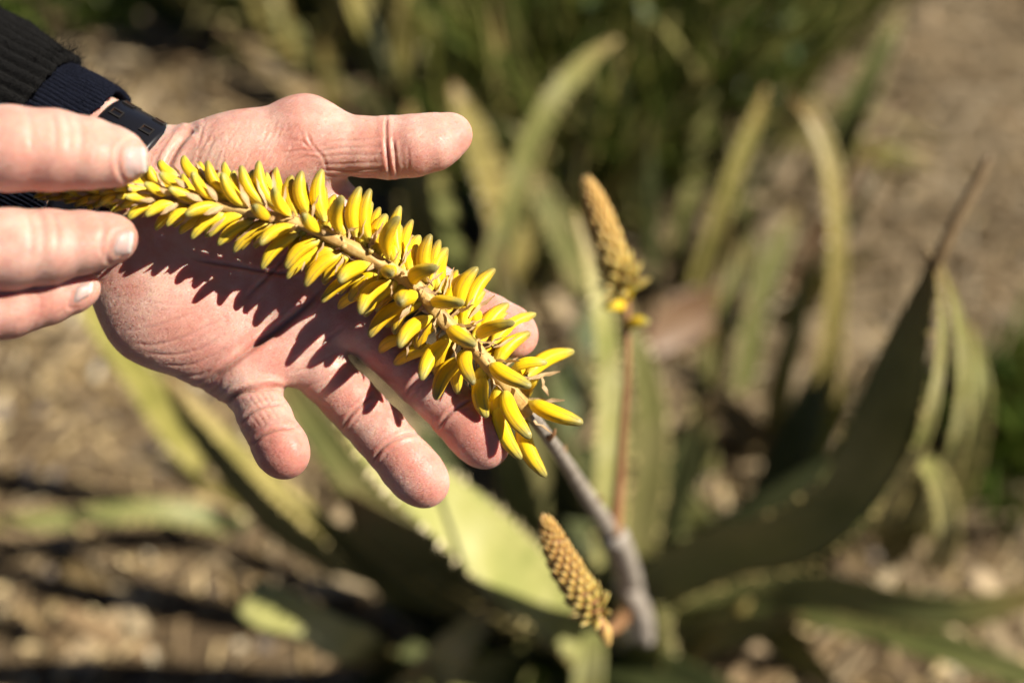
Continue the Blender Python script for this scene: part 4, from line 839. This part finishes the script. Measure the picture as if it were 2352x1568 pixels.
thicket('low dark aloe leaves around the foot of the flower stalk', 1360, 1480, 9, .26, 8, 'gd', 1.3, .06)
thicket('low aloe leaves added to shade the ground left of the flower stalk', 1130, 1400, 7, .20, 9, 'gd', 1.3, .06)  # extra clump, put in to darken the ground beside it
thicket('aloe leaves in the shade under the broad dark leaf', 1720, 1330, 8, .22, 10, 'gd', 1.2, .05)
# ------------------------------------------------------------------ loose pieces on the ground
def lie(name, pts, mk, label, cat, phi=0, cup=.1, thick=.16, group=None):
    r = tag(empty(name, at(*pts[0][:3])), label, cat, group); leaf(r, pts, phi, mk, cup, thick, False, 18); return r
g_ = ground_depth
lie('cut_aloe_leaf', [(568, 1368, .74, 100), (620, 1395, .745, 120), (690, 1420, .76, 96), (760, 1455, .785, 100), (815, 1480, .81, 104), (860, 1500, .90, 70), (900, 1520, 1.0, 60)], 'y', 'cut thick aloe leaf piece sticking up from the shaded ground below the hand', 'leaf piece', 25, .05, .35)
lie('dry_leaf', [(140, 1310, g_(1310) - .03, 30), (220, 1325, g_(1325) - .03, 60), (290, 1345, g_(1345) - .025, 54), (345, 1358, g_(1358) - .02, 14)], 'b', 'orange-brown dry leaf on the ground at the lower left', 'dry leaf', 10)
lie('dry_leaf', [(1490, 800, g_(800) - .12, 60), (1550, 745, g_(745) - .13, 130), (1640, 700, g_(700) - .13, 110), (1720, 690, g_(690) - .12, 16)], 'b', 'tan crumpled dry leaf behind the upright bud spike', 'dry leaf', 25)
lie('dry_leaf', [(1620, 900, g_(900) - .06, 40), (1700, 970, g_(970) - .06, 76), (1790, 1050, g_(1050) - .05, 60), (1840, 1090, g_(1090) - .05, 12)], 'b', 'pinkish brown dry leaf between the bud spike and the curved leaves', 'dry leaf', 15)
lie('dry_leaf', [(1780, 310, g_(310) - .04, 30), (1900, 342, g_(342) - .04, 84), (2060, 368, g_(368) - .04, 60), (2150, 380, g_(380) - .04, 12)], 'k', 'pale flat dry leaf on the grass at the upper right', 'dry leaf', 0)
def stick(label, pts):
    r = tag(empty('stick', at(*pts[0][:3])), label, 'stick', 'sticks on the ground'); px_tube('twig', pts, LM['b'] if 'brown' in label else LM['k'], r, 8, 16)
stick('pale broken stick leaning below the broad dark leaf', [(1560, 1545, 1.0, 26), (1640, 1460, .96, 34), (1700, 1400, .94, 28), (1722, 1378, .935, 8)])
stick('brown twig on the soil at the far left edge', [(-20, 960, g_(960) - .01, 20), (120, 990, g_(990) - .01, 24), (260, 985, g_(985) - .01, 16)])
stick('thin brown twig near the bottom left corner', [(60, 1440, g_(1440) - .01, 14), (210, 1480, g_(1480) - .015, 16), (330, 1560, g_(1560) - .01, 12)])

# ------------------------------------------------------------------ green undergrowth
M_GREEN = island_mat('green_leaf', [(0, (.012, .035, .006)), (.5, (.05, .11, .014)), (.85, (.15, .21, .035)), (1, (.28, .30, .07))], .5, .25, 80, .35)
M_BRIGHT = island_mat('bright_grass', [(0, (.05, .12, .010)), (.5, (.13, .22, .02)), (.85, (.26, .32, .05)), (1, (.46, .42, .12))], .5, .25, 80, .3)
M_BLADE = island_mat('olive_blade', [(0, (.04, .08, .012)), (.35, (.13, .18, .025)), (.65, (.32, .33, .07)), (.9, (.56, .50, .18)), (1, (.72, .60, .28))], .5, .2, 60, .25)
def foliage(name, parent, centre, ext, n, ln, wd, m, up=.4):
    c = np.array(centre); P = rng.normal(size=(n, 3)); P /= np.linalg.norm(P, axis=1)[:, None]; P *= rng.random(n)[:, None] ** .45; P = c + P * np.array(ext); P[:, 2] = np.maximum(P[:, 2], .01)
    d = rng.normal(size=(n, 3)); d[:, 2] += up * 2; d /= np.linalg.norm(d, axis=1)[:, None]; s = np.cross(d, rng.normal(size=(n, 3))); s /= np.linalg.norm(s, axis=1)[:, None]; nn = np.cross(d, s)
    l = ln * rng.uniform(.5, 1.3, n)[:, None]; w = wd * rng.uniform(.6, 1.2, n)[:, None]
    pts = [P - s * w * .15, P + s * w * .15, P + d * l * .35 + s * w * .5 - nn * w * .12, P + d * l * .35 - s * w * .5 - nn * w * .12, P + d * l * .72 + s * w * .36 + nn * l * .06, P + d * l * .72 - s * w * .36 + nn * l * .06, P + d * l + nn * l * .16]
    V = np.stack(pts, 1).reshape(-1, 3); o = 7 * np.arange(n)[:, None]
    F = (np.array([[0, 1, 2, 3], [3, 2, 4, 5]])[None] + o[:, None]).reshape(-1, 4).tolist() + (np.array([5, 4, 6]) + o).tolist()
    x = link(name, mesh(name, V, F, m), parent); x['kind'] = 'stuff'; return x
def shrub(label, u, v, hgt, ext, n, ln=.05, wd=.016, m=None, cat='shrub', name='shrub'):
    p = at(u, v, g_(v)); r = tag(empty(name, (p.x, p.y, 0)), label, cat, 'green undergrowth')
    foliage('foliage', r, (p.x, p.y, hgt), ext, n // 2, ln, wd, m or M_GREEN)
    foliage('blades', r, (p.x, p.y, hgt * .4), (ext[0], ext[1], hgt * .5), int(n * .45), .30, .013, M_BLADE, 1.3)
    for i in range(5):
        a = i * 1.3; q = np.array([[p.x + .01 * math.cos(a), p.y + .01 * math.sin(a), -.005], [p.x + ext[0] * .3 * math.cos(a), p.y + ext[1] * .3 * math.sin(a), hgt * .6], [p.x + ext[0] * .55 * math.cos(a), p.y + ext[1] * .55 * math.sin(a), hgt * 1.1]])
        V, F = tube(spline(q, 8), np.linspace(.004, .0015, 8), 6); link('stem', mesh('stem', V, F, M_BROWNSTEM), r)
    return r
shrub('bright green shrub at the top edge above the thumb', 640, 30, .12, (.20, .16, .16), 900)
shrub('dark green shrub at the top edge behind the tall straight leaves', 1060, 60, .16, (.26, .2, .22), 1300)
shrub('dark green shrub filling the gap behind the upright bud spike', 1470, 330, .16, (.22, .2, .22), 1500)
shrub('dark green shrub at the top behind the arching leaves', 1500, 80, .16, (.30, .2, .2), 1500)
shrub('low green shrub at the top between shrub and dry grass', 1780, 90, .10, (.18, .18, .14), 700)
shrub('green shrub low behind the thumb tip', 1230, 470, .10, (.16, .14, .14), 700)
def tuft(label, u, v, n, ln, wd, spread):
    p = at(u, v, g_(v)); r = tag(empty('grass_tuft', (p.x, p.y, 0)), label, 'grass', 'green undergrowth'); foliage('blades', r, (p.x, p.y, .02), (spread, spread, .03), n, ln, wd, M_BRIGHT, 1.2)
tuft('vivid green grass tuft at the right edge', 2330, 985, 420, .09, .009, .09)
tuft('green grass tuft below the vivid one at the right edge', 2290, 1110, 160, .06, .008, .08)
tuft('small green weed at the upper left edge', 40, 90, 160, .07, .009, .12)
tuft('green weed at the top edge above the sleeve', 330, 20, 200, .08, .01, .14)
tuft('green weed at the bottom by the bud spike', 1240, 1500, 160, .06, .009, .08)
